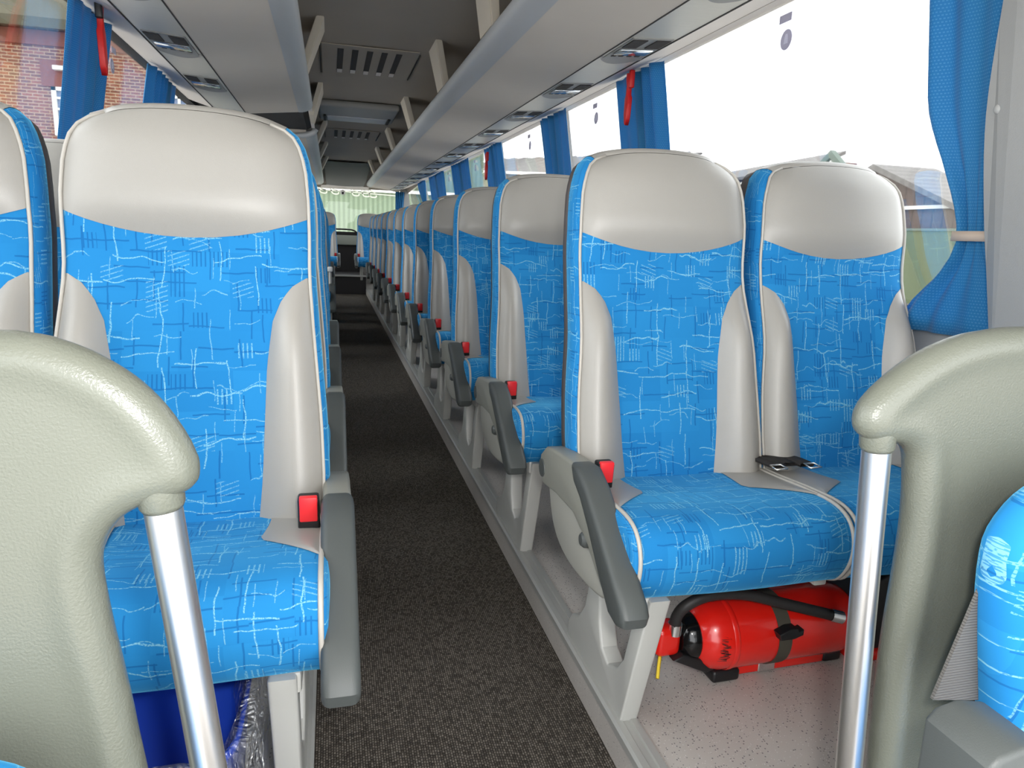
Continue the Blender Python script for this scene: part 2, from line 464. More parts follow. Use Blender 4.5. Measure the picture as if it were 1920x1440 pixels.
def seat_parts(s, front=True):
    """s=+1: aisle edge at x=0 and the window seat towards +x; s=-1 mirrored"""
    parts = []
    fl = s < 0
    def V(v): return Vector((s*v.x, v.y, v.z))
    us = [-1, -.97, -.9, -.8, -.68, -.55, -.4, -.2, 0, .2, .4, .55, .68, .8, .9, .97, 1]
    ts = lin(0, 1, 26)
    def back(cx):
        off = Vector((cx, 0, 0))
        P = lambda u, z, e=0.: V(backsurf(u, z, e)+off)
        bm = B(); zs = [zz(t) for t in ts]
        grid(bm, lambda u, z: P(u, z), us, zs, lambda u, z, c: (u*.21+.3, z), flip=fl)
        loop = [backsurf(-1, z)+off for z in zs]+[backsurf(u, zs[-1])+off for u in us[1:-1]]+[backsurf(1, z)+off for z in zs[::-1]]
        cen = off+Vector((0, 0, .75))
        # outward normals in the x-z plane
        nor = []
        for i, p in enumerate(loop):
            a = loop[max(0, i-1)]; b = loop[min(len(loop)-1, i+1)]; d = b-a
            nn = Vector((-d.z, 0, d.x));
            nn = nn.normalized() if nn.length > 1e-6 else Vector((0, 0, 1))
            if nn.dot(p-cen) < 0: nn = -nn
            nor.append(nn)
        def ring(o, bk, k=0.): return [V(p+n*o+Vector((0, bk+k*max(0, (p.z-.85))*.0, 0))) for p, n in zip(loop, nor)]
        bands = [ring(0, 0), ring(.005, .004), ring(.011, .018), ring(.013, .040), ring(.011, .065), ring(.004, .082)]
        ia = next(i for i, p in enumerate(loop) if p.z > 1.222-.08); ib = len(loop)-1-ia
        loft(bm, [r_[:ia+1] for r_ in bands], flip=not fl); loft(bm, [r_[ib:] for r_ in bands], flip=not fl)
        backrest = ('backrest', bm, 'fabric', [])
        # shell at the rear
        bm = B(); r0 = [ring(.003, .080), ring(.006, .088), ring(.004, .112), ring(-.012, .130), ring(-.05, .14)]
        loft(bm, r0, flip=not fl)
        n = len(loop); half = n//2
        L = ring(-.05, .14)
        for i in range(half):
            a, b, c, d = L[i], L[i+1], L[n-2-i], L[n-1-i]
            try:
                q = [bm.verts.new(x) for x in ((a, b, c, d) if not fl else (d, c, b, a))]; bm.faces.new(q)
            except ValueError: pass
        backrest[3].append(('rear_shell', bm, 'shell', 'dark grey rear shell'))
        # head leather
        bm = B(); tt = lin(0, 1, 16)
        def hp(u, t):
            z0 = 1.026+.040*u*u; z = z0+(ZT-z0)*(1-(1-t)**1.3)
            e = .0012+.006*(1-abs(u)**6)*(1-(2*t-1)**6 if t > .5 else 1-(1-2*t)**6)
            return P(u, z, e)
        grid(bm, hp, us, tt, flip=fl)
        loft(bm, [[p+Vector((0, 0, .001)) for p in r_[ia:ib+1]] for r_ in bands], flip=not fl)
        backrest[3].append(('headrest_cover', bm, 'leather', 'smooth light grey leather head panel'))
        # bolsters
        for sg in (-1, 1):
            bm = B()
            DT = [(.46, .113), (.52, .112), (.60, .106), (.70, .098), (.80, .086), (.88, .069), (.92, .050), (.945, .028), (.958, .004)]
            zb = [.45+(.958-.45)*(1-(1-t)**1.5) for t in lin(0, 1, 22)]
            def bp(k, z):
                w = interp(WT, z); d = interp(DT, z); uin = 1-d/w; u = (uin+(1-uin)*k)
                e = .0015+.022*(math.sin(PI*min(1, max(0, k)))**.8)*sm(.965, .86, z)
                return P(sg*u, z, e)
            grid(bm, bp, lin(0, 1, 11), zb, flip=(fl != (sg < 0)))
            backrest[3].append(('side_bolster', bm, 'leather', None))
        bm = B(); tube(bm, [V(p+nn*.002+Vector((0, -.003, 0))) for p, nn in list(zip(loop, nor))[:ia+2]], .0034, 6)
        tube(bm, [V(p+nn*.002+Vector((0, -.003, 0))) for p, nn in list(zip(loop, nor))[ib-1:]], .0034, 6)
        backrest[3].append(('piping', bm, 'piping', None))
        return backrest
    PROF = spline([(0, -.03, .455), (0, -.20, .462), (0, -.34, .474), (0, -.42, .474), (0, -.462, .455), (0, -.480, .415), (0, -.474, .37), (0, -.450, .332), (0, -.42, .316)], 4)
    BOT = spline([(0, -.42, .316), (0, -.3, .315), (0, -.15, .325), (0, -.03, .34)], 3)[1:]
    def cushion(cx, pads):
        off = Vector((cx, 0, 0)); hw = .222
        bm = B(); n = len(PROF)
        arc = [0.]
        for i in range(1, n): arc.append(arc[-1]+(PROF[i]-PROF[i-1]).length)
        def top(u, i):
            p = PROF[i]
            dip = .012*(1-u*u)*sm(-.44, -.25, p.y)*(-1)
            nose = -.014*(1-u*u)*sm(-.30, -.47, p.y)
            return V(off+Vector((u*hw, p.y+nose, p.z+dip-.004*abs(u)**8)))
        U = [-1, -.95, -.85, -.7, -.5, -.25, 0, .25, .5, .7, .85, .95, 1]
        grid(bm, lambda u, i: top(u, i), U, list(range(n)), lambda u, i, c: (u*hw+1.3, arc[i]+2.), flip=not fl)
        full = PROF+BOT; cy = Vector((0, -.24, .39))
        for sg in (-1, 1):
            rings = []
            for sh, ox in ((1, 0), (.985, .006), (.93, .011), (.8, .014), (.45, .015), (.05, .015)):
                rings.append([V(off+Vector((sg*(hw+ox), cy.y+(p.y-cy.y)*sh, cy.z+(p.z-.004-cy.z)*sh))) for p in full])
            loft(bm, rings, closed=True, flip=(fl != (sg > 0)))
        grid(bm, lambda u, i: V(off+Vector((u*hw, BOT[i].y, BOT[i].z))), [-1, 0, 1], list(range(len(BOT))), flip=not fl)
        c = ('seat_cushion', bm, 'fabric', [])
        for sg in (-1, 1):
            if sg not in pads: continue
            bm = B(); ys = lin(-.06, -.368, 18)
            wd = pads[sg]
            def pp(k, y):
                d = max(.002, wd*(1-.10*math.sin(max(0, min(1, (y+.06)/-.20))*PI))*(1 if y > -.272 else (y+.369)/.097))
                u = sg*(1-(1-k)*d/hw)
                i = next(j for j in range(n-1) if PROF[j+1].y <= y)
                f = (y-PROF[i].y)/(PROF[i+1].y-PROF[i].y); a = top(u, i); b = top(u, i+1)
                q = a+(b-a)*f; q.z += .0022+.003*math.sin(PI*min(max(k, 0), 1)); return q
            grid(bm, pp, lin(0, 1, 7), ys, flip=(fl != (sg < 0)))
            for f in bm.faces:
                f.normal_update()
                if f.normal.z < 0: f.normal_flip()
            c[3].append(('corner_panel', bm, 'leather', None))
        for sg in (-1, 1):
            bm = B(); tube(bm, [V(off+Vector((sg*(hw+.001), p.y-.001, p.z-.002))) for p in PROF], .0042, 6)
            c[3].append(('piping', bm, 'piping', None))
        return c
    c1, c2 = .215, .675
    parts.append(back(c1)); parts.append(back(c2))
    parts.append(cushion(c1, {-1: .098, 1: .11})); parts.append(cushion(c2, {-1: .12, 1: .098}))
    def X(a, b): return (a, b) if s > 0 else (-b, -a)
    # armrest
    def yz(l): return [(y-1.516, z-.08) for y, z in l]
    arm = yz([(1.505, .515), (1.497, .552), (1.46, .58), (1.41, .590), (1.30, .600), (1.24, .600), (1.19, .578), (1.10, .515), (1.03, .463), (.992, .434), (.984, .418), (.990, .403), (1.01, .396), (1.04, .400), (1.10, .428), (1.17, .470), (1.26, .500), (1.38, .497), (1.47, .485)])
    bm = B(); x0, x1 = X(-.058, -.010); prism(bm, arm, x0, x1, 'x', .007)
    A = ('armrest', bm, 'plastic', [])
    pad = yz([(1.285, .601), (1.24, .606), (1.19, .584), (1.10, .521), (1.03, .469), (.99, .440), (.978, .420), (.985, .399), (1.01, .390), (1.045, .395), (1.10, .440), (1.17, .505), (1.22, .545), (1.26, .565)])
    bm = B(); x0, x1 = X(-.062, -.007); prism(bm, pad, x0, x1, 'x', .013, 4); A[3].append(('arm_pad', bm, 'pad', 'dark grey padded top'))
    cov = yz([(1.462, .50), (1.450, .455), (1.425, .415), (1.385, .385), (1.32, .368), (1.25, .366), (1.17, .374), (1.10, .392), (1.12, .43), (1.2, .485), (1.3, .505), (1.4, .51)])
    bm = B(); x0, x1 = X(-.046, -.008); prism(bm, [(q.x, q.y) for q in spline([(a, b, 0) for a, b in cov], 3, True)], x0, x1, 'x', .010, 4); A[3].append(('side_cover', bm, 'plastic_light', 'lighter rounded lower cover'))
    bm = B(); lathe(bm, [(0, .017), (.012, .016), (.018, .011), (.020, 0)], (s*-.044, 1.195-1.516, .470-.08), (-s, 0, 0), 16); A[3].append(('adjuster_knob', bm, 'pad', None))
    bm = B(); lathe(bm, [(0, .022), (.003, .021), (.004, 0)], (s*-.057, 1.478-1.516, .523-.08), (-s, 0, 0), 20); A[3].append(('pivot_cap', bm, 'pad', None))
    parts.append(A)
    # leg frame
    poly = yz([(1.145, .08), (1.052, .405), (1.100, .405), (1.150, .225), (1.180, .185), (1.225, .165), (1.262, .180), (1.282, .225), (1.292, .300), (1.298, .405), (1.352, .405), (1.352, .30), (1.372, .22), (1.405, .175), (1.455, .150), (1.475, .12), (1.475, .08)])
    bm = B(); x0, x1 = X(.028, .070); prism(bm, poly, x0, x1, 'x', .006)
    x0, x1 = X(.03, .90); box(bm, x0, x1, -.36, -.32, .285, .318, .004); box(bm, x0, x1, -.16, -.12, .275, .318, .004)
    x0, x1 = X(.022, .052); box(bm, x0, x1, -.45, -.02, .290, .326, .005)
    x0, x1 = X(.43, .46); box(bm, x0, x1, -.40, -.05, .285, .326, .004)
    x0, x1 = X(.86, .93); box(bm, x0, x1, -.45, -.10, .27, .31, .004)
    parts.append(('leg_frame', bm, 'frame', []))
    # recliner spine between back and base, low
    for c in (c1, c2):
        bm = B(); x0, x1 = X(c-.16, c+.16); box(bm, x0, x1, -.13, -.06, .29, .50, .004)
        parts.append(('recliner_bracket', bm, 'frame', []))
    # aisle buckle
    bm = B(); box(bm, -.015, .015, -.012, .012, 0, .075, .004)
    T = Matrix.Translation((s*.014, -.228, .432)) @ Matrix.Rotation(.10, 4, 'X') @ Matrix.Scale(1.2, 4)
    bmesh.ops.transform(bm, matrix=T, verts=bm.verts)
    bk = ('belt_buckle', bm, 'black', [])
    bm = B(); box(bm, -.0125, .0125, -.0145, -.004, .040, .078, .002); bmesh.ops.transform(bm, matrix=T, verts=bm.verts)
    bk[3].append(('release_button', bm, 'redbtn', 'red press button'))
    parts.append(bk)
    # middle belts
    bm = B()
    for k, (dx, dy) in enumerate(((.418, -.13), (.455, -.12), (.492, -.13))):
        pts = spline([(s*dx, dy+.05, .44), (s*(dx+.005), dy, .475), (s*(dx+.01), dy-.05, .488), (s*(dx+.028), dy-.09, .484)], 4)
        for a, b in zip(pts, pts[1:]):
            pass
        rings = [[p+Vector((-.018, 0, -.004)), p+Vector((.018, 0, -.004)), p+Vector((.018, 0, .004)), p+Vector((-.018, 0, .004))] for p in pts]
        loft(bm, rings, closed=True)
    sb = ('seat_belt', bm, 'webbing', [])
    for dx in (.432, .520):
        bm = B(); tube(bm, [(s*(dx-.014), -.225, .489), (s*(dx+.016), -.222, .489), (s*(dx+.018), -.245, .487), (s*(dx-.012), -.248, .487)], .0022, 6, closed=True)
        sb[3].append(('belt_tongue', bm, 'chrome', 'bright metal tongue'))
    parts.append(sb)
    return parts

def build_thing(name, loc, parts, label, cat, group):
    root = empty(name, loc, label, cat, group)
    for nm, bm, mt, subs in parts:
        p = obj(nm, bm, M[mt], root)
        for sn, sb, smt, lab in subs:
            o = obj(sn, sb, M[smt], p)
            if lab: o['label'] = lab
        if nm in ('armrest', 'leg_frame', 'recliner_bracket', 'belt_buckle'):
            pass
    return root

def sharpen(root):
    """flat-ish edges on hard parts"""
    for o in root.children_recursive:
        if o.type == 'MESH' and o.name.split('.')[0] in ('armrest', 'arm_pad', 'side_cover', 'leg_frame', 'recliner_bracket', 'belt_buckle', 'release_button', 'pivot_cap', 'adjuster_knob'):
            me = o.data; bm = bmesh.new(); bm.from_mesh(me); bm.normal_update()
            for e in bm.edges:
                if len(e.link_faces) == 2 and e.calc_face_angle(0) > .55: e.smooth = False
            bm.to_mesh(me); bm.free()

def copy_thing(root, loc, label=None, group=None):
    r = root.copy(); COL.objects.link(r); r.location = loc
    if label: r['label'] = label
    if group: r['group'] = group
    for ch in list(root.children):
        c = ch.copy(); COL.objects.link(c); c.parent = r
        for g in list(ch.children):
            d = g.copy(); COL.objects.link(d); d.parent = c
    return r

PZ = .08; XR = .53; XL = -.03; PITCH = .79
ORD = ['first', 'second', 'third', 'fourth', 'fifth', 'sixth', 'seventh', 'eighth', 'ninth', 'tenth', 'eleventh', 'twelfth', 'thirteenth']
right0 = build_thing('double_seat', (XR, 1.516, PZ), seat_parts(1), 'blue patterned double seat above the red fire extinguisher, nearest on the right of the aisle', 'seat', 'double seats right of the aisle')
sharpen(right0)
for k in range(1, 12):
    lab = 'blue double seat right of the aisle, %s behind the extinguisher seat' % ORD[k-1]
    copy_thing(right0, (XR, 1.516+PITCH*k, PZ), lab)
copy_thing(right0, (.43, 12.12, PZ+.05), 'blue and grey double seat in the very back row, right of the black rear panel', 'back row seats')
left0 = build_thing('double_seat', (XL, 1.41, PZ), seat_parts(-1), 'blue patterned double seat over the bagged blue bin, largest and nearest on the left', 'seat', 'double seats left of the aisle')
sharpen(left0)
LY = [1.41+PITCH, 1.41+2*PITCH, 1.41+3*PITCH]+[6.2+PITCH*k for k in range(6)]
for k, y in enumerate(LY):
    if k < 3: lab = 'blue double seat left of the aisle, %s behind the nearest left seat' % ORD[k]
    else: lab = 'blue double seat left of the aisle, %s beyond the left rack gap' % ORD[k-3]
    copy_thing(left0, (XL, y, PZ), lab)
copy_thing(left0, (.085, 12.12, PZ+.05), 'blue and grey double seat in the very back row, left of the black rear panel', 'back row seats')

# ------------------------------------------------------------------ shell: floors
CX = .25
Y0, YE = -.6, 12.95
def hw(z): return 1.235-max(0., z-.9)*.165
bm = B(); box(bm, XL-.02, XR+.03, Y0, 11.72, -.03, 0.); o = obj('floor', bm, M['carpet'], smooth=False); tag(o, 'dark ribbed carpet along the centre aisle', 'floor', kind='structure')
bm = B(); box(bm, XR+.018, CX+1.24, Y0, YE, -.03, PZ); o = obj('floor_right', bm, M['vinyl'], smooth=False); tag(o, 'pale speckled vinyl platform right of the aisle', 'floor', kind='structure')
bm = B(); box(bm, CX-1.24, XL-.018, Y0, YE, -.03, PZ); o = obj('floor_left', bm, M['vinyl'], smooth=False); tag(o, 'pale speckled vinyl platform left of the aisle', 'floor', kind='structure')
bm = B(); box(bm, -.05, .55, 11.72, YE, -.03, .30); o = obj('floor_rear', bm, M['ceil_dark'], smooth=False); tag(o, 'dark carpeted step up at the rear end of the aisle', 'floor', kind='structure')
bm = B(); box(bm, -.05, .55, 11.69, 11.76, .285, .312, .004); o = obj('trim_3', bm, M['alu'], smooth=False); tag(o, 'pale metal nosing on the rear step', 'trim', kind='structure')
for nm, s, x, lab in (('trim_1', 1, XR+.018, 'grey metal seat rail along the right platform edge'), ('trim_2', -1, XL-.018, 'grey metal seat rail along the left platform edge')):
    bm = B()
    pr = [(0, PZ-.012), (0, PZ+.004), (.006, PZ+.008), (.020, PZ+.008), (.022, PZ+.005), (.036, PZ+.005), (.038, PZ+.009), (.052, PZ+.009), (.056, PZ+.002), (.056, PZ-.012)]
    prism(bm, [(x+s*(a-.003), b) for a, b in pr], Y0, 11.7, 'y')
    o = obj(nm, bm, M['alu'], smooth=False); tag(o, lab, 'trim', kind='structure')

# side walls
def wall_side(nm, s, ys, lab):
    root = empty(nm, (0, 0, 0), lab, 'wall', kind='structure')
    bm = B(); xo = CX+s*1.235
    x0, x1 = sorted((xo, xo+s*.05)); box(bm, x0, x1, Y0, YE, 0., .885)
    o = obj('lower_panel', bm, M['wall'], root, smooth=False)
    bm = B(); x0, x1 = sorted((xo-s*.03, xo+s*.05)); box(bm, x0, x1, Y0, YE, .86, .895, .006); o = obj('window_sill', bm, M['trimlight'], root)
    bm = B(); x0, x1 = sorted((xo-s*.012, xo+s*.04)); box(bm, x0, x1, Y0, YE, .895, .912, .003); obj('seal', bm, M['rubberseal'], root)
    for y in ys:
        bm = B()
        pl = [(CX+s*hw(.9), .9), (CX+s*(hw(.9)+.05), .9), (CX+s*(hw(1.82)+.05), 1.82), (CX+s*hw(1.82), 1.82)]
        prism(bm, pl, y-.045, y+.045, 'y'); obj('pillar', bm, M['pillar'], root, smooth=False)
    bm = B(); pl = [(CX+s*(hw(1.785)-.010), 1.785), (CX+s*(hw(1.785)+.04), 1.785), (CX+s*(hw(1.785)+.04), 1.83), (CX+s*(hw(1.785)-.010), 1.80)]
    prism(bm, pl, Y0, YE, 'y'); obj('top_seal', bm, M['rubberseal' if s < 0 else 'trimlight'], root, smooth=False)  # right seal coloured pale to imitate bloom from the bright windows
    return root
PR = [1.27, 3.02, 4.23, 5.92, 7.45, 9.20, 10.8]
PL = [1.40, 3.07, 4.24, 5.90, 7.50, 9.20, 10.9]
wall_side('wall_right', 1, PR, 'grey lower side wall right of the seats, with sill and window posts')
wall_side('wall_left', -1, PL, 'grey lower side wall left of the seats, with sill and window posts')
# lit lower window strip on the right (green fence etc. seen through), glass panes
wn = 0
def panes(s, ys, stick):
    global wn
    e = [Y0]+ys+[YE-.02]
    for a, b in zip(e, e[1:]):
        wn += 1
        bm = B(); t = .004
        c = [(CX+s*(hw(.9)+.02), .9), (CX+s*(hw(.9)+.02+t), .9), (CX+s*(hw(1.8)+.02+t), 1.8), (CX+s*(hw(1.8)+.02), 1.8)]
        prism(bm, c, a+.04, b-.04, 'y')
        o = obj('window_%d' % wn, bm, M['glass'], smooth=False)
        tag(o, 'clear side window pane %s of the coach, between window posts' % ('right' if s > 0 else 'left'), 'window', kind='structure')
        for y in stick:
            if a < y < b:
                z1 = 1.735; z2 = 1.675
                for k, z in enumerate((z1, z2)):
                    bm = B(); xx = CX+s*(hw(z)+.012)
                    if k == 0:
                        prism(bm, [(y-.03, z-.012), (y+.03, z-.012), (y+.03, z+.012), (y-.03, z+.012)], xx, xx+s*.0015, 'x')
                        q = obj('hammer_label', bm, M['sticker'], o, smooth=False)
                    else:
                        prism(bm, [(y+.028*math.cos(2*PI*i/24), z+.030*math.sin(2*PI*i/24)) for i in range(24)], xx, xx+s*.0015, 'x')
                        q = obj('round_label', bm, M['sticker'], o, smooth=False)
                        bm = B(); xx -= s*.001
                        prism(bm, [(y+dy, z+dz) for dy, dz in ((-.010, -.012), (.010, -.012), (.008, .006), (.004, .016), (-.004, .016), (-.008, .006))], xx, xx+s*.001, 'x')
                        obj('figure_mark', bm, M['stickerpale'], q, smooth=False)
panes(1, PR, [2.04, 3.66, 4.95, 6.9, 8.5])
panes(-1, PL, [3.42, 5.1, 6.7])

# ------------------------------------------------------------------ ceiling
bm = B()
cp = [(-1.10, 1.80), (-1.05, 1.88), (-.92, 1.945), (-.70, 1.985), (-.50, 1.985), (-.33, 1.98), (0, 1.985), (.33, 1.98), (.50, 1.985), (.70, 1.985), (.92, 1.945), (1.05, 1.88), (1.10, 1.80)]
outer = [(x*1.04, z+.05) for x, z in cp[::-1]]
prism(bm, [(CX+x, z) for x, z in cp+outer], Y0, 10.35, 'y')
# it slopes down towards the rear window
def cring(y, dz): return [Vector((CX+x, y, z-dz*(1 if abs(x) < 1.0 else .4))) for x, z in cp]
loft(bm, [cring(10.35, 0), cring(11.6, .10), cring(YE, .23)])
o = obj('ceiling', bm, M['ceil'], smooth=True, autosmooth=.5); tag(o, 'dim grey felt ceiling above the aisle', 'ceiling', kind='structure')

def vent(y, z, lab):
    r = empty('ceiling_vent', (CX-.03, y, z), lab, 'vent', 'slotted ceiling air vents')
    # raised panel outline
    bm = B(); box(bm, -.255, .255, -.36, .36, -.006, 0., .003); obj('cover_panel', bm, M['ceil'], r, smooth=False)
    for i in range(5):
        x = -.155+i*.0765
        bm = B(); box(bm, x-.016, x+.016, -.29, .29, -.0075, -.004); p = obj('slot', bm, M['dark'] if False else M['seam'], r, smooth=False)
        bm = B(); box(bm, x-.015, x+.015, .20, .285, -.0095, -.006, .002); q = obj('slot_flap', bm, M['trimlight'], p, smooth=False); q['label'] = 'pale flap at the far end of the slot'
    bm = B()
    for a in (-1, 1): box(bm, a*.262-.0025, a*.262+.0025, -.30, .36, -.0045, -.001)
    obj('panel_gap', bm, M['seam'], r, smooth=False)
vent(4.33, 1.981, 'slotted air vent in the ceiling, the nearer of two')
vent(7.55, 1.981, 'slotted air vent in the ceiling, beyond the roof hatch')
r = empty('roof_hatch', (CX-.03, 5.95, 1.98), 'grey framed roof hatch between the two slotted ceiling vents', 'hatch')
bm = B(); box(bm, -.30, .30, -.34, .36, -.05, 0., .02, 3); obj('surround', bm, M['pillar'], r)
bm = B(); box(bm, -.235, .235, .10, .34, -.056, -.04, .004); obj('hatch_panel', bm, M['rack_lip'], r)
bm = B(); box(bm, -.262, -.242, .06, .34, -.060, -.045); box(bm, .242, .262, .06, .34, -.060, -.045); obj('catch', bm, M['seam'], r, smooth=False)

r = empty('rear_ceiling_panel', (CX, 10.4, 1.97), 'dark smoked panel on the sloping ceiling above the rear window', 'panel')
bm = B(); grid(bm, lambda u, v: Vector((u*(.33-.02*v), v*2.2, -.005-.20*v-.012*(1-u*u))), lin(-1, 1, 9), lin(0, 1, 9)); q = obj('smoked_sheet', bm, M['ceil_dark'], r)
bm = B(); grid(bm, lambda u, v: Vector((u*.40, 2.22+v*.30, -.215-.035*v+.02*(1-u*u)*(1-v))), lin(-1, 1, 9), lin(0, 1, 5)); obj('bottom_trim', bm, M['trimlight'], r)

# ------------------------------------------------------------------ luggage racks
def rack(nm, s, y0, y1, label, units, struts):
    root = empty(nm, (0, 0, 0), label, 'luggage rack', 'overhead luggage racks')
    def X(h): return CX+s*h
    def strip(name, pts, m, a=y0, b=y1, sm_=True):
        bm = B(); rings = [[Vector((X(h), y, z)) for h, z in pts] for y in (a, b)]
        loft(bm, rings, flip=(s > 0)); bmesh.ops.recalc_face_normals(bm, faces=bm.faces[:]); return obj(name, bm, m, root, smooth=sm_)
    # window trim -> service panel -> lower panel -> lip -> top, then floor of the rack
    bm = B(); pl = [(1.090, 1.790), (1.10, 1.83), (.935, 1.80), (.935, 1.7435)]
    pp = [(X(a), b) for a, b in pl]; prism(bm, pp, y0, y1, 'y'); obj('window_trim', bm, M['trimlight'], root, smooth=False)
    bm = B(); prism(bm, [(X(a), b) for a, b in ((.932, 1.7425), (.932, 1.78), (.752, 1.765), (.752, 1.7300))], y0, y1, 'y')
    sp = obj('service_panel', bm, M['service'], root, smooth=False)
    for h, z in ((.9335, 1.7425), (.7500, 1.7290)):
        bm = B(); prism(bm, [(X(h-.003), z), (X(h+.003), z), (X(h+.003), z-.0018), (X(h-.003), z-.0018)], y0, y1, 'y'); obj('seam', bm, M['seam'], root, smooth=False)
    bm = B(); prism(bm, [(X(a), b) for a, b in ((.748, 1.7285), (.748, 1.80), (.43, 1.815), (.43, 1.762))], y0, y1, 'y')
    obj('lower_panel', bm, M['rack'], root, smooth=False)
    lip = [(.435, 1.7605), (.415, 1.7615), (.390, 1.768), (.366, 1.780), (.352, 1.795), (.348, 1.812), (.352, 1.824), (.364, 1.830), (.378, 1.826), (.384, 1.812), (.40, 1.80), (.435, 1.797)]
    bm = B(); prism(bm, [(X(a), b) for a, b in lip], y0, y1, 'y'); o = obj('front_lip', bm, M['rack_lip'], root, smooth=True)
    me = o.data; b2 = bmesh.new(); b2.from_mesh(me); b2.normal_update()
    for e in b2.edges:
        if e.calc_face_angle(0) > .8: e.smooth = False
    b2.to_mesh(me); b2.free()
    # rounded end cap facing the front
    if y0 > 0:
        bm = B(); pr = [(1.05, 1.80), (.93, 1.75), (.75, 1.735), (.43, 1.768), (.37, 1.79), (.352, 1.82)]
        pts = [Vector((X(a), y0-.01, b)) for a, b in pr]
        tube(bm, pts, .022, 8); obj('end_roll', bm, M['rack_lip'], root)
    if y1 < 12:
        bm = B(); prism(bm, [(X(a), b) for a, b in ((1.05, 1.80), (.93, 1.745), (.75, 1.730), (.43, 1.764), (.36, 1.79), (.352, 1.83), (.43, 1.815), (.75, 1.80))], y1, y1+.012, 'y'); obj('end_plate', bm, M['seam'], root, smooth=False)
    for yb in struts:
        bm = B(); hb, ht = .352, .262
        t0 = yb-.30
        for a, b, h, z in ():
            pass
        P = [Vector((X(hb), yb, 1.822)), Vector((X(hb), yb+.22, 1.822)), Vector((X(ht), t0+.25, 1.981)), Vector((X(ht), t0, 1.981))]
        Q = [p+Vector((s*.035, 0, .004)) for p in P]
        v = [bm.verts.new(p) for p in P+Q]
        for f in ((0, 1, 2, 3), (7, 6, 5, 4), (0, 4, 5, 1), (1, 5, 6, 2), (2, 6, 7, 3), (3, 7, 4, 0)): bm.faces.new([v[i] for i in f])
        bmesh.ops.recalc_face_normals(bm, faces=bm.faces[:])
        bmesh.ops.bevel(bm, geom=bm.edges[:], offset=.004, segments=2, affect='EDGES')
        obj('rack_strut', bm, M['strut'], root, smooth=False)
    # service units: frame with two grilles, lens strip and crescent shade
    def pt(h, y, d=0.):
        f = (h-.752)/(.932-.752); return Vector((X(h), y, 1.730+f*.0125-d))
    for y in units:
        u = None
        bm = B()
        def plate(hs, ys, d0, d1):
            a = [pt(hs[0], ys[0], d0), pt(hs[1], ys[0], d0), pt(hs[1], ys[1], d0), pt(hs[0], ys[1], d0)]
            b = [p+Vector((0, 0, -(d1-d0))) for p in a]
            v = [bm.verts.new(p) for p in a+b]
            for f in ((0, 1, 2, 3), (4, 7, 6, 5), (0, 4, 5, 1), (1, 5, 6, 2), (2, 6, 7, 3), (3, 7, 4, 0)): bm.faces.new([v[i] for i in f])
        # crescent
        N = 14
        up_, lo = [], []
        for i in range(N+1):
            f = i/N; h = .760+f*.166; c = 4*f*(1-f)
            up_.append(pt(h, y+.105+.02*c, .001)); lo.append(pt(h, y+.125+.075*c, .006))
        vu = [bm.verts.new(p) for p in up_]; vl = [bm.verts.new(p) for p in lo]
        for i in range(N): bm.faces.new((vu[i], vu[i+1], vl[i+1], vl[i]))
        plate((.768, .920), (y-.165, y+.125), .0, .003)
        bmesh.ops.recalc_face_normals(bm, faces=bm.faces[:])
        u = obj('service_unit', bm, M['pillar'], root, smooth=False)
        for h0 in (.775, .862):
            bm = B(); plate((h0, h0+.054), (y-.150, y-.045), .003, .006)
            obj('air_grille', bm, M['seam'], u, smooth=False)
        bm = B(); plate((.780, .908), (y-.025, y+.050), .003, .009); bmesh.ops.bevel(bm, geom=bm.edges[:], offset=.002, segments=2, affect='EDGES')
        obj('lamp_lens', bm, M['lens'], u)
        bm = B()
        for h0 in (.785, .815, .848, .880): plate((h0, h0+.018), (y+.072, y+.086), .003, .005)
        obj('call_buttons', bm, M['seam'], u, smooth=False)
    return root
rack('luggage_rack', 1, Y0, 12.6, 'long beige luggage rack over the right-hand seats', [1.78+.785*k for k in range(14)], [2.79, 3.98, 5.55, 7.15, 8.75, 10.35])
rack('luggage_rack', -1, Y0, 4.86, 'beige luggage rack over the nearest left-hand seats', [2.42, 3.20, 3.98], [.9, 3.80])
rack('luggage_rack', -1, 6.08, 12.6, 'beige luggage rack on the left beyond the dark gap', [6.9+.785*k for k in range(6)], [7.0, 8.6, 10.2])
# black box put in to fill the dark recess in the left rack gap
r = empty('rack_gap_box', (CX-.72, 5.47, 1.80), 'black box filling the dark recess in the gap of the left luggage rack', 'locker')
bm = B(); prism(bm, [(-.40, .0), (-.40, .10), (.33, .14), (.355, .04), (.30, .005)], -.58, .57, 'y'); obj('box', bm, M['dark'], r, smooth=False)
bm = B(); box(bm, .335, .36, -.58, .57, .02, .03); obj('edge_strip', bm, M['trimlight'], r, smooth=False)
bm = B()
P = [Vector((CX-.352, 5.20, 1.80)), Vector((CX-.352, 5.62, 1.80)), Vector((CX-.285, 5.42, 1.982)), Vector((CX-.285, 5.02, 1.982))]
Q = [p+Vector((-.03, 0, .0)) for p in P]; v = [bm.verts.new(p) for p in P+Q]
for f in ((0, 1, 2, 3), (7, 6, 5, 4), (0, 4, 5, 1), (1, 5, 6, 2), (2, 6, 7, 3), (3, 7, 4, 0)): bm.faces.new([v[i] for i in f])
bmesh.ops.recalc_face_normals(bm, faces=bm.faces[:])
o = obj('gap_strut', bm, M['strut'], r, smooth=False); o.location = -r.location

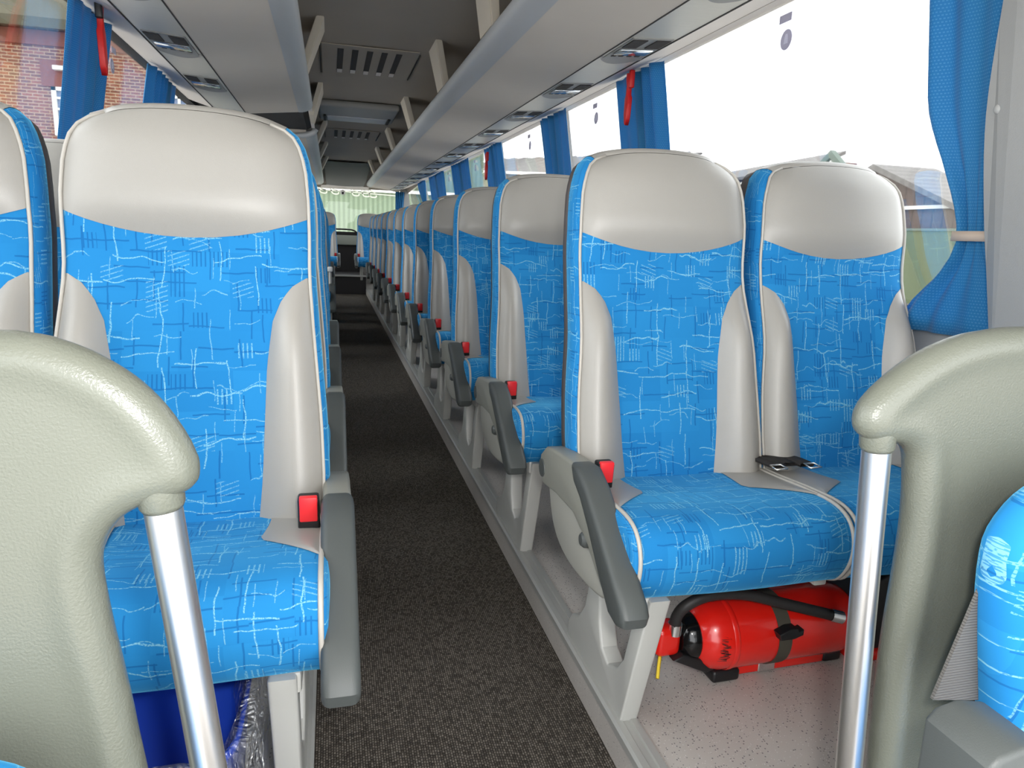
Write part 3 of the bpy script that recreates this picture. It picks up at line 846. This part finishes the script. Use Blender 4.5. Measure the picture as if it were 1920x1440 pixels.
# ------------------------------------------------------------------ rear end
root = empty('wall_rear', (0, 0, 0), 'rear wall with parcel shelf and dark panel under the rear window', 'wall', kind='structure')
bm = B(); box(bm, CX-1.23, CX+1.23, YE-.02, YE+.03, 0., .80); obj('lower_wall', bm, M['wall'], root, smooth=False)
bm = B(); box(bm, -.03, .53, YE-.06, YE-.015, .30, .765, .004); obj('dark_panel', bm, M['ceil_dark'], root, smooth=False)
bm = B(); box(bm, .46, .485, YE-.075, YE-.055, .70, .735, .003); obj('panel_catch', bm, M['black'], root, smooth=False)
bm = B(); box(bm, CX-1.2, CX+1.2, YE-.10, YE+.03, .765, .935, .012, 3); obj('parcel_shelf', bm, M['mudgreen'], root)
bm = B(); box(bm, CX-1.2, CX+1.2, YE-.09, YE+.05, .93, .995, .01); obj('window_bottom_trim', bm, M['rubberseal'], root)
bm = B(); tube(bm, spline([(-.4, YE-.09, 1.03), (.0, YE-.09, 1.035), (.30, YE-.09, 1.035), (.40, YE-.09, 1.02), (.47, YE-.09, .975), (.6, YE-.09, .96)], 5), .014, 8); obj('wiper_motor_cover', bm, M['black'], root)
for s in (-1, 1):
    bm = B(); prism(bm, [(CX+s*1.23, .8), (CX+s*1.06, .8), (CX+s*.96, 1.75), (CX+s*1.09, 1.85)], YE-.06, YE+.02, 'y'); obj('corner_post', bm, M['pillar'], root, smooth=False)
bm = B(); prism(bm, [(CX-1.1, 1.74), (CX+1.1, 1.74), (CX+1.05, 1.86), (CX, 1.80), (CX-1.05, 1.86)], YE-.02, YE+.03, 'y'); obj('window_header', bm, M['ceil'], root, smooth=False)
wn += 1
bm = B(); box(bm, CX-1.0, CX+1.0, YE, YE+.004, .98, 1.75); o = obj('window_%d' % wn, bm, M['glass'], smooth=False); tag(o, 'wide rear window pane showing the green corrugated wall outside', 'window', kind='structure')
# pale mirrored lettering loops on the glass (only their lower halves show)
def stroke(pts, w=.022):
    bm = B(); P = spline([(x, YE-.006, z) for x, z in pts], 5)
    a, b = [], []
    for i, p in enumerate(P):
        d = P[min(i+1, len(P)-1)]-P[max(i-1, 0)]; n = Vector((-d.z, 0, d.x)).normalized()*w*.5
        a.append(p+n); b.append(p-n)
    loft(bm, [a, b]); 
    q = obj('lettering_stroke', bm, M['letter'], o, smooth=False)
LX = [-.13, .07, .22, .42, .60, .72]
for i, x in enumerate(LX):
    if i == 2: continue
    stroke([(x-.07, 1.742), (x-.055, 1.70), (x-.03, 1.655-.006*i), (x+.015, 1.640-.006*i), (x+.065, 1.645-.006*i), (x+.075, 1.675-.006*i)])
    stroke([(x-.05, 1.742), (x-.005, 1.71), (x+.03, 1.70), (x+.055, 1.69)])
stroke([(-.25, 1.700), (.0, 1.69), (.25, 1.684), (.6, 1.672), (.85, 1.665), (1.15, 1.655)], .018)
bm = B(); lathe(bm, [(0, .045), (.02, .042), (.03, .03), (.031, 0)], (.215, YE-.006, 1.668), (0, -1, 0), 18); cm = obj('reversing_camera_cover', bm, M['whitepaint'], o)
bm = B(); lathe(bm, [(0, .02), (.004, .018), (.005, 0)], (.215, YE-.037, 1.655), (0, -1, 0), 14); obj('camera_eye', bm, M['black'], cm)

# ------------------------------------------------------------------ curtains
def curtain(s, y0, y1, z0, z1, label, tie=None, folds=7, group='blue window curtains', amp=.020, flare=0., off=.034, cs=-.04):
    root = empty('curtain', (0, 0, 0), label, 'curtain', group)
    bm = B(); us = lin(0, 1, folds*8+1); vs = lin(0, 1, 26)
    ym = y0+.12*(y1-y0)
    ph = random.random()*6
    def fn(u, v):
        z = z0+(z1-z0)*v
        w = 1.; c = y0+(y1-y0)*.5
        if tie:
            d = abs(z-tie)
            k = sm(0, .32, d) if z > tie else sm(0, .22, d)
            w = .30+.70*k if z > tie else .30+(.70+flare)*k
            c = c+cs*(1-k)
            if z < tie: c += flare*.12*k
        y = c+(u-.5)*(y1-y0)*w
        am = amp*(.6+.4*math.sin(u*5+ph))*(1.25 if tie and w < .6 else 1)
        x = hw(z)-off+am*math.sin(u*folds*2*PI+ph+.5*math.sin(v*3+u*9))
        return Vector((CX+s*x, y, z))
    grid(bm, fn, us, vs, lambda u, v, c: (u*(y1-y0)*2.0, v*(z1-z0)))
    o = obj('cloth', bm, M['curtain'], root)
    md = o.modifiers.new('thick', 'SOLIDIFY'); md.thickness = .0018
    if tie:
        bm = B(); c = y0+(y1-y0)*.5+cs; w = .17*(y1-y0)+.008
        P = []
        for i in range(24):
            a = 2*PI*i/24; P.append((CX+s*(hw(tie)-off+.027*math.cos(a)), c+w*math.sin(a)))
        rings = [[Vector((x, y, tie+dz)) for x, y in P] for dz in (-.011, .011)]
        loft(bm, rings, closed=True); t = obj('tie_band', bm, M['tie'], root); md = t.modifiers.new('thick', 'SOLIDIFY'); md.thickness = .002
        t['label'] = 'beige tie band'
    return root
curtain(1, 1.08, 1.435, .86, 1.770, 'bright blue curtain tied with a beige band beside the near right pillar', tie=1.09, folds=5, flare=.22, amp=.020, off=.060, cs=.012)
curtain(1, 2.79, 3.26, .90, 1.770, 'blue curtain behind the red hammer on the right, between two bright windows', folds=5)
curtain(1, 3.98, 4.48, .90, 1.770, 'blue curtain right of the aisle, next one beyond the hammer curtain', folds=5)
curtain(1, 5.62, 6.22, .90, 1.770, 'blue curtain with a red streak, third in line beyond the near right windows', folds=6)
curtain(1, 6.95, 7.95, .90, 1.770, 'wide blue curtain, fourth along the right-hand windows', folds=8)
curtain(1, 8.6, 9.8, .90, 1.770, 'wide blue curtain, fifth along the right-hand windows', folds=8)
curtain(1, 10.3, 11.1, .90, 1.770, 'small blue curtain tied with a white band near the back right corner', tie=1.42, folds=7)
curtain(-1, 2.74, 3.20, .90, 1.770, 'blue curtain behind the large red hammer on the left', folds=5)
curtain(-1, 3.80, 4.38, .90, 1.770, 'blue curtain on the left beyond the hammer curtain, over the seat tops', folds=6)
curtain(-1, 7.3, 7.9, .90, 1.770, 'blue curtain on the left past the rack gap', folds=5)
# rear corner curtain
root = empty('curtain', (0, 0, 0), 'narrow blue curtain hanging at the right edge of the rear window', 'curtain', 'blue window curtains')
bm = B(); grid(bm, lambda u, v: Vector((1.20-.03*(1-v)+.10*(u-.5)*(.6+.4*v)*2*.8, YE-.12+.015*math.sin(u*28), .95+.77*v)), lin(0, 1, 41), lin(0, 1, 8), lambda u, v, c: (u*.4, v*.8))
o = obj('cloth', bm, M['curtain'], root); md = o.modifiers.new('thick', 'SOLIDIFY'); md.thickness = .0018

# emergency hammers
def hammer(s, y, z, label, L=.21):
    root = empty('emergency_hammer', (CX+s*(hw(z)-.105), y, z), label, 'hammer', 'red emergency hammers')
    bm = B(); q = L/2
    pr = [(-.010, q), (.016, q+.004), (.020, q-.02), (.010, q-.05), (.013, q-.085), (.022, q-.10), (.022, -q+.05), (.014, -q+.01), (.004, -q), (-.010, -q+.03), (-.018, q-.10), (-.006, q-.085), (-.004, q-.05), (-.018, q-.03)]
    prism(bm, pr, -.010, .010, 'x', .003); obj('holder', bm, M['hammer'], root)
    bm = B(); box(bm, -.009, .013, -.024, -.004, q-.06, q+.012, .004); obj('hammer_head', bm, M['black' if s < 0 else 'hammer'], root)
    return root
hammer(1, 2.975, 1.645, 'red emergency hammer in front of the blue curtain on the right')
h = hammer(-1, 2.86, 1.66, 'large red emergency hammer with black head by the left curtain', .24)
h.rotation_euler = (0, 0, 0)
hammer(1, 5.9, 1.60, 'dull red emergency hammer far down the right-hand windows')

# right near pillar cover
root = empty('trim_4', (0, 0, 0), 'grey curved pillar cover panel with two screw caps at the right edge', 'trim', kind='structure')
edge = [(1.165, 1.76), (1.185, 1.62), (1.199, 1.537), (1.225, 1.335), (1.219, 1.137), (1.199, .971), (1.178, .892), (1.165, .78)]
es = spline([(a, b, 0) for a, b in edge], 5)
bm = B(); pts = [(p.x, p.y) for p in es]+[(.2, .78), (.2, 1.76)]
def px(z): return CX+hw(z)-.105
v0 = [bm.verts.new((px(z), y, z)) for y, z in pts]; v1 = [bm.verts.new((px(z)+.03, y, z)) for y, z in pts]
f0 = bm.faces.new(v0); f1 = bm.faces.new(v1[::-1]); n = len(pts)
for i in range(n): bm.faces.new((v0[i], v1[i], v1[(i+1) % n], v0[(i+1) % n]))
bmesh.ops.triangulate(bm, faces=[f0, f1]); bmesh.ops.recalc_face_normals(bm, faces=bm.faces[:])
obj('cover_panel', bm, M['pillar'], root, smooth=False)
for y, z in ((1.196, 1.340), (1.152, .976)):
    bm = B(); lathe(bm, [(0, .011), (.003, .010), (.006, .006), (.007, 0)], (px(z), y, z), (-1, 0, 0), 18); obj('screw_cap', bm, M['wall'], root)

# ------------------------------------------------------------------ modesty panels with grab poles
def moulded(name, outl, y, label, pole, group):
    root = empty(name, (0, 0, 0), label, 'partition', group)
    P = spline([(x, y, z) for x, z in outl], 5, closed=True); n = len(P)
    # signed area for the inward normal
    A = sum(P[i].x*P[(i+1) % n].z-P[(i+1) % n].x*P[i].z for i in range(n))
    nor = []
    for i in range(n):
        d = P[(i+1) % n]-P[i-1]; v = Vector((-d.z, 0, d.x)).normalized()
        nor.append(v if A > 0 else -v)
    bm = B()
    inner = [p+q*.022 for p, q in zip(P, nor)]
    prism(bm, [(p.x, p.z) for p in [a_+b_*.010 for a_, b_ in zip(P, nor)]], y-.019, y+.019, 'y')
    bmesh.ops.triangulate(bm, faces=[f for f in bm.faces if len(f.verts) > 4])
    tube(bm, [q+Vector((0, 0, 0)) for q in inner], .0235, 12, closed=True)
    o = obj('moulded_panel', bm, M['moulded'], root)
    md = o.modifiers.new('fuse', 'REMESH'); md.mode = 'VOXEL'; md.voxel_size = .0055; md.use_smooth_shade = True
    md = o.modifiers.new('soft', 'SMOOTH'); md.factor = .5; md.iterations = 14
    a, b, r = pole
    a = Vector(a); b = Vector(b); d = (b-a).normalized()
    bm = B(); tube(bm, [a-d*.02, b], r, 28); q = obj('grab_pole', bm, M['steel'], root, autosmooth=.8); q['label'] = 'shiny steel grab pole'
    bm = B(); tube(bm, [a-d*.035, a-d*.01, a+d*.006, a+d*.010], [r*1.30, r*1.25, r*1.18, r*1.05], 28); obj('pole_socket', bm, M['moulded'], root)
    return root
k = .60/.47
def LPp(x, z): return (x*k, CAMZ+(z-CAMZ)*k)
outl = [LPp(-.40, .965), LPp(-.30, .981), LPp(-.191, .986), LPp(-.155, .979), LPp(-.127, .963), LPp(-.107, .943), LPp(-.092, .918), LPp(-.0850, .896), LPp(-.0885, .883), LPp(-.104, .877), LPp(-.125, .871), LPp(-.140, .858), LPp(-.1475, .838), LPp(-.146, .80), LPp(-.139, .743), LPp(-.132, .674), (-.155, .45), (-.150, .25), (-.150, .09), (-.40, .09), (-.75, .09), (-.85, .30), (-.85, .70), (-.75, .93)]
moulded('modesty_panel', outl, .60, 'large grey moulded partition with shiny pole at the lower left, before the nearest left seat', ((-.1405, .60, .8275), (-.0735, .60, .08), .0152), 'moulded partitions')
outr = [(1.30, .92), (1.05, .965), (.90, .976), (.743, .976), (.692, .972), (.650, .964), (.605, .945), (.569, .919), (.547, .896), (.538, .874), (.545, .858), (.562, .851), (.590, .849), (.606, .842), (.615, .825), (.625, .76), (.627, .70), (.627, .60), (.632, .50), (.640, .40), (.655, .20), (.655, .09), (.95, .09), (1.30, .09), (1.36, .4)]
moulded('modesty_panel', outr, .60, 'large grey moulded partition with shiny pole at the right, before the extinguisher seat', ((.571, .60, .850), (.6315, .60, .08), .0150), 'moulded partitions')

# ------------------------------------------------------------------ front seats cut by the frame
def front_seat(name, loc, x0, x1, z0, z1, label, s):
    root = empty(name, loc, label, 'seat', 'front seats cut off by the picture edge')
    bm = B(); w = (x1-x0)/2; h = (z1-z0)/2; cx = (x0+x1)/2; cz = (z0+z1)/2
    def fn(u, v):
        # superellipse pillow
        cu, su = math.cos(v), math.sin(v)
        f = lambda c, e: math.copysign(abs(c)**e, c)
        X = cx+w*f(math.cos(u), .35)*f(math.cos(v), .30)
        Z = cz+h*f(math.sin(u), .50)*f(math.cos(v), .30)
        Y = .045*f(math.sin(v), .8)
        if s > 0: X += max(0., .77-loc[2]-Z)*.25
        return Vector((X, Y, Z))
    us = lin(-PI, PI, 65); vs = lin(-PI/2, PI/2, 17)
    grid(bm, fn, us, vs, lambda u, v, c: (c.x+.2, c.z)); bmesh.ops.remove_doubles(bm, verts=bm.verts, dist=.0004)
    bmesh.ops.recalc_face_normals(bm, faces=bm.faces[:])
    obj('backrest', bm, M['fabric'], root)
    bm = B(); box(bm, x0+.02, x1-.02, -.40, -.02, z0-.10, z0+.02, .03, 3); obj('seat_cushion', bm, M['fabric'], root)
    bm = B(); box(bm, x0+.05, x1-.05, -.30, -.08, -loc[2]+.08, z0-.09, .01); obj('pedestal', bm, M['frame'], root)
    return root
fs = front_seat('front_seat', (0, .50, 0), .624, 1.10, .30, .843, 'blue patterned front seat cut off at the lower right edge, before the right partition', 1)
root2 = fs
bm = B(); prism(bm, [(.648, .72), (.70, .72), (.70, .575), (.612, .588)], .014, .018, 'y')
p = obj('belt_webbing', bm, stripe_mat('ribbed_grey_webbing', srgb(110, 108, 104), srgb(66, 64, 62), .0032, 2, .35), root2, smooth=False)
bm = B()
prism(bm, [(.492, .45), (.487, .662), (.496, .672), (.518, .677), (.545, .671), (.564, .655), (.572, .63), (.578, .45)], -.150, -.085, 'y', .005)
p = obj('belt_guide', bm, M['pad'], root2, autosmooth=.7); p['label'] = 'dark grey belt guide box'
bm = B(); prism(bm, [(.532, .45), (.527, .648), (.533, .655), (.548, .654), (.556, .645), (.562, .45)], -.160, -.149, 'y', .003); q = obj('ribbed_insert', bm, stripe_mat('pale_ribbed', srgb(225, 225, 222), srgb(150, 150, 148), .0055, 0, .25), p, autosmooth=.7)
ls = front_seat('front_seat', (0, .50, 0), -.62, -.19, .30, .673, 'pale blue corner of a front seat at the lower left edge', -1)

# ------------------------------------------------------------------ fire extinguishers and the bin bag
def extinguisher(loc, rotz, label, L=.415, R=.082, full=True):
    root = empty('fire_extinguisher', loc, label, 'fire extinguisher', 'red fire extinguishers under the right seat'); root.rotation_euler = (0, 0, rotz)
    bm = B()
    prof = [(0, 0), (.0, .040), (.008, .050), (.020, .064), (.036, .075), (.056, R-.0015), (.08, R)]+[(L-.05, R), (L-.02, R-.003), (L-.006, R-.012), (L, R-.03), (L, 0)]
    lathe(bm, prof, (0, 0, 0), (1, 0, 0), 40); cyl = obj('cylinder', bm, M['extred'], root, autosmooth=.9)
    # weld ridge and hand written scrawl
    bm = B(); lathe(bm, [(.072, R), (.076, R+.0022), (.082, R+.0022), (.086, R)], (0, 0, 0), (1, 0, 0), 40); obj('weld_bead', bm, M['extred'], cyl)
    bm = B(); lathe(bm, [(-.028, 0), (-.028, .034), (-.022, .042), (-.012, .050), (.006, .054), (.012, .050), (.012, 0)], (0, 0, 0), (1, 0, 0), 32); obj('neck_collar', bm, M['glossblack'], root, autosmooth=.6)
    bm = B(); box(bm, -.088, -.028, -.030, .026, -.032, .040, .016, 4); v = obj('valve_head', bm, M['extred'], root); v['label'] = 'red plastic valve head'
    bm = B(); prism(bm, [(-.055, -.03), (.03, -.072), (.05, -.068), (.045, -.045), (-.03, -.02)], -.045, -.020, 'y', .004); obj('carry_handle', bm, M['black'], root, autosmooth=.6)
    bm = B(); tube(bm, spline([(-.075, -.02, -.03), (-.085, -.035, -.045), (-.094, -.05, -.062)], 3), [.004]*7, 6); obj('safety_tag', bm, M['yellow'], root)
    if full:
        bm = B(); lathe(bm, [(L*.44, R+.0005), (L*.44, R+.0025), (L*.52, R+.0025), (L*.52, R+.0005)], (0, 0, 0), (1, 0, 0), 40); st = obj('bracket_strap', bm, M['strap'], root, autosmooth=.6)
        bm = B(); box(bm, L*.43, L*.54, -.03, .012, -R-.022, -R+.004, .003); obj('strap_clip', bm, M['chrome'], st)
        bm = B(); pts = spline([(-.045, -.02, .030), (-.047, -.028, .070), (-.030, -.040, .102), (.02, -.045, .120), (.10, -.055, .118), (.20, -.078, .094), (.300, -.092, .066)], 6)
        tube(bm, pts, .0125, 12); hs = obj('hose', bm, M['rubber'], root)
        bm = B(); d = (pts[-1]-pts[-2]).normalized(); tube(bm, [pts[-1], pts[-1]+d*.030], .0145, 14); obj('hose_tip', bm, M['chrome'], hs, autosmooth=.6)
        bm = B(); tube(bm, [(-.045, -.02, .022), (-.045, -.021, .048)], .0155, 14); obj('hose_ferrule', bm, M['chrome'], hs, autosmooth=.6)
        bm = B(); prism(bm, [(.17, .035), (.195, .045), (.215, .045), (.22, .035), (.232, .040), (.232, .027), (.21, .020), (.175, .020)], -R-.016, -R+.010, 'y', .003); obj('hose_clip', bm, M['black'], root, autosmooth=.6)
        bm = B(); box(bm, .05, .12, -.045, .03, -R-.022, -R+.008, .008, 3); obj('rest_foot', bm, M['black'], root)
        bm = B(); box(bm, .36, .41, -.03, .03, -R-.022, -R+.004, .006); obj('rest_foot', bm, M['black'], root)
        bm = B(); box(bm, .12, .36, -.028, .03, -R-.020, -R+.002, .003); obj('bracket_plate', bm, M['extred'], root)
        # scrawl: short dark curved strokes on the shoulder
        bm = B(); rnd = random.Random(3)
        for i in range(13):
            a = -.75-.13*i*.7; x = .050+.004*math.sin(i*2)
            q = []
            for j in range(5):
                aa = a+rnd.uniform(-.05, .05); xx = x+(-1)**j*.008+rnd.uniform(-.002, .002)
                rr = interp([(.020, .064), (.036, .075), (.056, R-.0015), (.08, R)], xx)+.0006
                q.append((xx, rr*math.cos(aa+j*.02)*-1 if False else -rr*math.sin(-aa+j*.02), rr*math.cos(-aa+j*.02)*.9))
            tube(bm, q, .0009, 4)
        obj('handwriting', bm, M['rubber'], cyl)
    return root
extinguisher((.765, 1.262, .186), .03, 'red fire extinguisher with black hose lying under the right seat, in front')
extinguisher((1.05, 1.475, .205), .02, 'red fire extinguisher lying behind the strapped one, only partly seen', full=False, L=.30)
r = empty('vacuum_cleaner', (1.295, 1.30, .08), 'black slotted appliance with red base beside the extinguishers under the window seat', 'appliance')
bm = B(); prism(bm, [(q.x, q.y) for q in spline([(-.09, .02, 0), (.15, .02, 0), (.16, .10, 0), (.10, .19, 0), (.02, .225, 0), (-.05, .20, 0), (-.10, .12, 0)], 4, True)], -.06, .08, 'y', .012); obj('body', bm, M['black'], r, autosmooth=.6)
bm = B(); box(bm, -.10, .16, -.075, .09, 0., .025, .006); obj('base', bm, M['extred'], r)
bm = B()
for i in range(4):
    for j in range(2): box(bm, .015+j*.03, .038+j*.03, -.066, -.058, .10+i*.018, .108+i*.018)
obj('cooling_slots', bm, M['trimlight'], r, smooth=False)

r = empty('waste_bin', (-.285, 1.03, .08), 'blue plastic bin in a clear crumpled bag under the nearest left seat', 'bin')
bm = B(); 
def binring(s, z): return [Vector((a*.150*s, b*.16*s, z)) for a, b in [(math.copysign(abs(math.cos(t))**.35, math.cos(t)), math.copysign(abs(math.sin(t))**.35, math.sin(t))) for t in lin(0, 2*PI, 33)[:-1]]]
g = loft(bm, [binring(.80, .004), binring(.82, 0.0), binring(.96, .240), binring(1.0, .247), binring(1.0, .257), binring(.96, .257), binring(.80, .02)], closed=True)
bm.faces.new(g[-1]); bm.faces.new(g[0][::-1]); bmesh.ops.recalc_face_normals(bm, faces=bm.faces[:])
obj('bin_body', bm, M['bluebin'], r)
bm = B(); rn = random.Random(5)
def film(s, z, j):
    out = []
    for i, p in enumerate(binring(s, z)):
        a = 1+.05*math.sin(i*1.9+j*1.3)+rn.uniform(-.05, .05)
        out.append(Vector((p.x*a, p.y*a, p.z+rn.uniform(-.008, .008))))
    return out
loft(bm, [film(.95, .012, 0), film(1.05, .05, 1), film(1.14, .10, 2), film(1.16, .15, 3), film(1.12, .20, 4), film(1.08, .262, 5), film(.95, .264, 6), film(.85, .22, 7)], closed=True)
bmesh.ops.subdivide_edges(bm, edges=bm.edges[:], cuts=1, smooth=.6, use_grid_fill=True)
o = obj('clear_bag', bm, M['film'], r); o['label'] = 'clear crumpled plastic bag'

# ------------------------------------------------------------------ handrail pieces by the middle door
r = empty('grab_rail', (-.01, 5.95, .08), 'pale upright rail by the gap in the left seats', 'rail')
bm = B(); tube(bm, [(0, 0, 0), (0, 0, .62)], .012, 10); obj('upright', bm, M['frame'], r)
bm = B(); box(bm, -.02, .02, -.02, .02, .62, .66, .008); obj('end_cap', bm, M['whitepaint'], r)

# ------------------------------------------------------------------ outside
bm = B(); box(bm, -60, 60, -20, 90, -1.35, -1.30); o = obj('ground', bm, M['ground'], smooth=False); tag(o, 'pale yard outside the coach', 'ground', kind='structure')  # unseen ground, its colour kept bright to bounce daylight up into the coach
r = empty('brick_building', (0, 22.2, 1.053-1.053*1.85), 'red brick house with mossy roof outside the left windows', 'building')
bm = B(); box(bm, -9, -1.6, 0, 4, -.75, 3.78); obj('wall', bm, M['brick'], r, smooth=False)
bm = B(); prism(bm, [(-.35, 3.72), (-.30, 3.60), (2.0, 6.0), (2.0, 6.4)], -9.4, -1.4, 'x'); obj('roof', bm, M['thatch'], r, smooth=False)
bm = B(); box(bm, -9.1, -1.5, -.06, .0, 3.42, 3.62, .01); obj('eaves_course', bm, M['brickband'], r, smooth=False)
def bwin(x, z0, z1, w):
    bm = B(); 
    for a, b, c, d in ((x, x+.06, z0, z1), (x+w-.06, x+w, z0, z1), (x, x+w, z0-.07, z0), (x, x+w, z1-.05, z1), (x+w/2-.02, x+w/2+.02, z0, z1)): box(bm, a, b, -.05, .02, c, d)
    for i in (1, 2, 3): box(bm, x, x+w, -.04, .0, z0+(z1-z0)*i/4-.015, z0+(z1-z0)*i/4+.015)
    f = obj('window_frame', bm, M['whitepaint'], r, smooth=False)
    bm = B(); box(bm, x+.03, x+w-.03, -.012, .0, z0, z1); obj('window_pane', bm, M['panes'], f, smooth=False)
    bm = B(); box(bm, x-.12, x+w+.12, -.03, .0, z1, z1+.36); obj('arch_lintel', bm, M['brickband'], f, smooth=False)
bwin(-3.86, 2.28, 2.88, .55)
bwin(-2.32, 1.9, 2.9, .3)
bm = B(); box(bm, -3.80, -3.60, -.12, 0, 3.10, 3.16, .01); obj('wall_lamp', bm, M['whitepaint'], r)

r.scale = (1.85, 1.85, 1.85)
r = empty('green_shed', (0, 20, 0), 'pale green corrugated shed wall behind the rear window', 'building')
bm = B(); box(bm, -3.2, 4.2, 0, 1.5, -1.3, 3.6); obj('wall', bm, M['greenwall'], r, smooth=False)
bm = B(); box(bm, -3.25, 4.25, -.12, .0, 2.05, 2.14); obj('pale_rail', bm, M['whitepaint'], r, smooth=False)

r = empty('long_shed', (0, 0, 0), 'long low shed with wavy fibre roof outside the far right windows', 'building')
def roofline(y): return 3.72+(y-26.2)*.112*.0
bm = B()
N = 100; y0, y1 = 25.5, 60.
g0 = []
for i in range(N+1):
    y = y0+(y1-y0)*i/N; w = .09*math.sin(i*PI*.9)
    g0.append((y, w))
rA = [Vector((10.0, y, 3.42+w*1.0+(y-26)*.082)) for y, w in g0]; rB = [Vector((14.0, y, 4.5+w+(y-26)*.082)) for y, w in g0]
rC = [p+Vector((0, 0, -.06)) for p in rB]; rD = [p+Vector((0, 0, -.06)) for p in rA]
loft(bm, [rA, rB, rC, rD, rA]); obj('wavy_roof', bm, M['palegrey'], r, smooth=True)
bm = B(); v = [bm.verts.new(c) for c in ((10.1, y0, -1.3), (10.1, y1, -1.3), (10.1, y1, 3.3+(y1-26)*.082), (10.1, y0, 3.3+(y0-26)*.082), (13.8, y0, -1.3), (13.8, y1, -1.3), (13.8, y1, 4.3+(y1-26)*.082), (13.8, y0, 4.3+(y0-26)*.082))]
for f in ((0, 1, 2, 3), (4, 7, 6, 5), (0, 3, 7, 4), (1, 5, 6, 2)): bm.faces.new([v[i] for i in f])
bmesh.ops.recalc_face_normals(bm, faces=bm.faces[:]); obj('wall', bm, M['cream'], r, smooth=False)
for dz, h, mm in ((-.12, .16, 'whitepaint'), (-.55, .14, 'palegrey')):
    bm = B(); v = [bm.verts.new(c) for c in ((9.9, y0, 3.42+dz+(y0-26)*.082), (9.9, y1, 3.42+dz+(y1-26)*.082), (9.9, y1, 3.42+dz+h+(y1-26)*.082), (9.9, y0, 3.42+dz+h+(y0-26)*.082))]
    w = [bm.verts.new(q.co+Vector((.18, 0, 0))) for q in v]
    for f in ((0, 1, 2, 3),): bm.faces.new([v[i] for i in f]); bm.faces.new([w[i] for i in f][::-1])
    for i in range(4): bm.faces.new((v[i], w[i], w[(i+1) % 4], v[(i+1) % 4]))
    bmesh.ops.recalc_face_normals(bm, faces=bm.faces[:]); obj('gutter', bm, M[mm], r, smooth=False)

r = empty('brick_hall', (0, 0, 0), 'brick hall with long pale roof and small green gable outside the right windows', 'building')
bm = B(); prism(bm, [(20.3, -1.3), (30., -1.3), (30., 3.55), (20.3, 3.80)], 16.0, 16.8, 'x'); obj('wall', bm, M['pinkbrick'], r, smooth=False)
bm = B()
v = [bm.verts.new(c) for c in ((15.7, 20.9, 3.74), (15.7, 30.4, 3.55), (16.8, 30.4, 4.05), (16.8, 20.9, 4.26))]
w = [bm.verts.new(q.co+Vector((0, 0, -.12))) for q in v]
bm.faces.new(v); bm.faces.new(w[::-1])
for i in range(4): bm.faces.new((v[i], w[i], w[(i+1) % 4], v[(i+1) % 4]))
bmesh.ops.recalc_face_normals(bm, faces=bm.faces[:]); 
obj('roof', bm, M['palegrey'], r, smooth=False)
bm = B(); prism(bm, [(19.3, 3.45), (20.15, 4.12), (21.0, 3.52), (20.7, 3.52), (20.15, 3.88), (19.6, 3.45)], 15.6, 15.8, 'x'); obj('gable_trim', bm, M['greenpaint'], r, smooth=False)
bm = B(); prism(bm, [(19.75, 3.45), (20.15, 3.82), (20.55, 3.45)], 15.65, 15.75, 'x'); obj('gable_board', bm, M['whitepaint'], r, smooth=False)
bm = B(); box(bm, 15.8, 16.0, 20.5, 30., 3.38, 3.46); obj('gutter', bm, M['whitepaint'], r, smooth=False)

r = empty('timber_barn', (0, 0, 0), 'dark timber barn gable outside the near right window, above the green fence', 'building')
bm = B(); prism(bm, [(11.0, -1.3), (19.3, -1.3), (19.3, 2.9), (18.3, 3.42), (11., .5)], 16.0, 18., 'x'); obj('gable_wall', bm, M['timber'], r, smooth=False)
bm = B(); prism(bm, [(19.5, 3.02), (18.3, 3.55), (11., .60), (11., .48), (18.3, 3.38), (19.5, 2.90)], 15.7, 18., 'x'); obj('roof', bm, M['palegrey'], r, smooth=False)
bm = B(); box(bm, 15.9, 15.99, 12., 19., 2.20, 2.30); obj('white_rail', bm, M['whitepaint'], r, smooth=False)
r = empty('green_fence', (0, 0, 0), 'pale green sheet fence seen low through the near right window', 'fence')
bm = B(); box(bm, 15.0, 15.1, 5, 18.5, -1.3, 1.60); obj('sheet', bm, M['greenfence'], r, smooth=False)
bm = B(); box(bm, 14.97, 15.0, 5, 18.5, 1.58, 1.64); obj('top_rail', bm, M['greenpaint'], r, smooth=False)

# ------------------------------------------------------------------ light
w = bpy.data.worlds.new('overcast'); sc.world = w; w.use_nodes = True
nt = w.node_tree; bg = nt.nodes['Background']; bg.inputs[0].default_value = (.96, .98, 1., 1); bg.inputs[1].default_value = 2.6
# the camera's own flash, just above the lens
fl = bpy.data.lights.new('camera_flash', 'POINT'); fl.energy = 16.; fl.shadow_soft_size = .03; fl.color = (1., .97, .93)
fo = bpy.data.objects.new('camera_flash', fl); COL.objects.link(fo); fo.location = (.06, -.02, 1.12)

vs_ = sc.view_settings; vs_.view_transform = 'Standard'; vs_.look = 'None'; vs_.exposure = .92; vs_.gamma = 1.0; vs_.use_curve_mapping = False
cy = sc.cycles; cy.max_bounces = 12; cy.diffuse_bounces = 6; cy.glossy_bounces = 4; cy.transparent_max_bounces = 16; cy.transmission_bounces = 4
cy.use_denoising = True; cy.sample_clamp_indirect = 8.; cy.caustics_reflective = False; cy.caustics_refractive = False
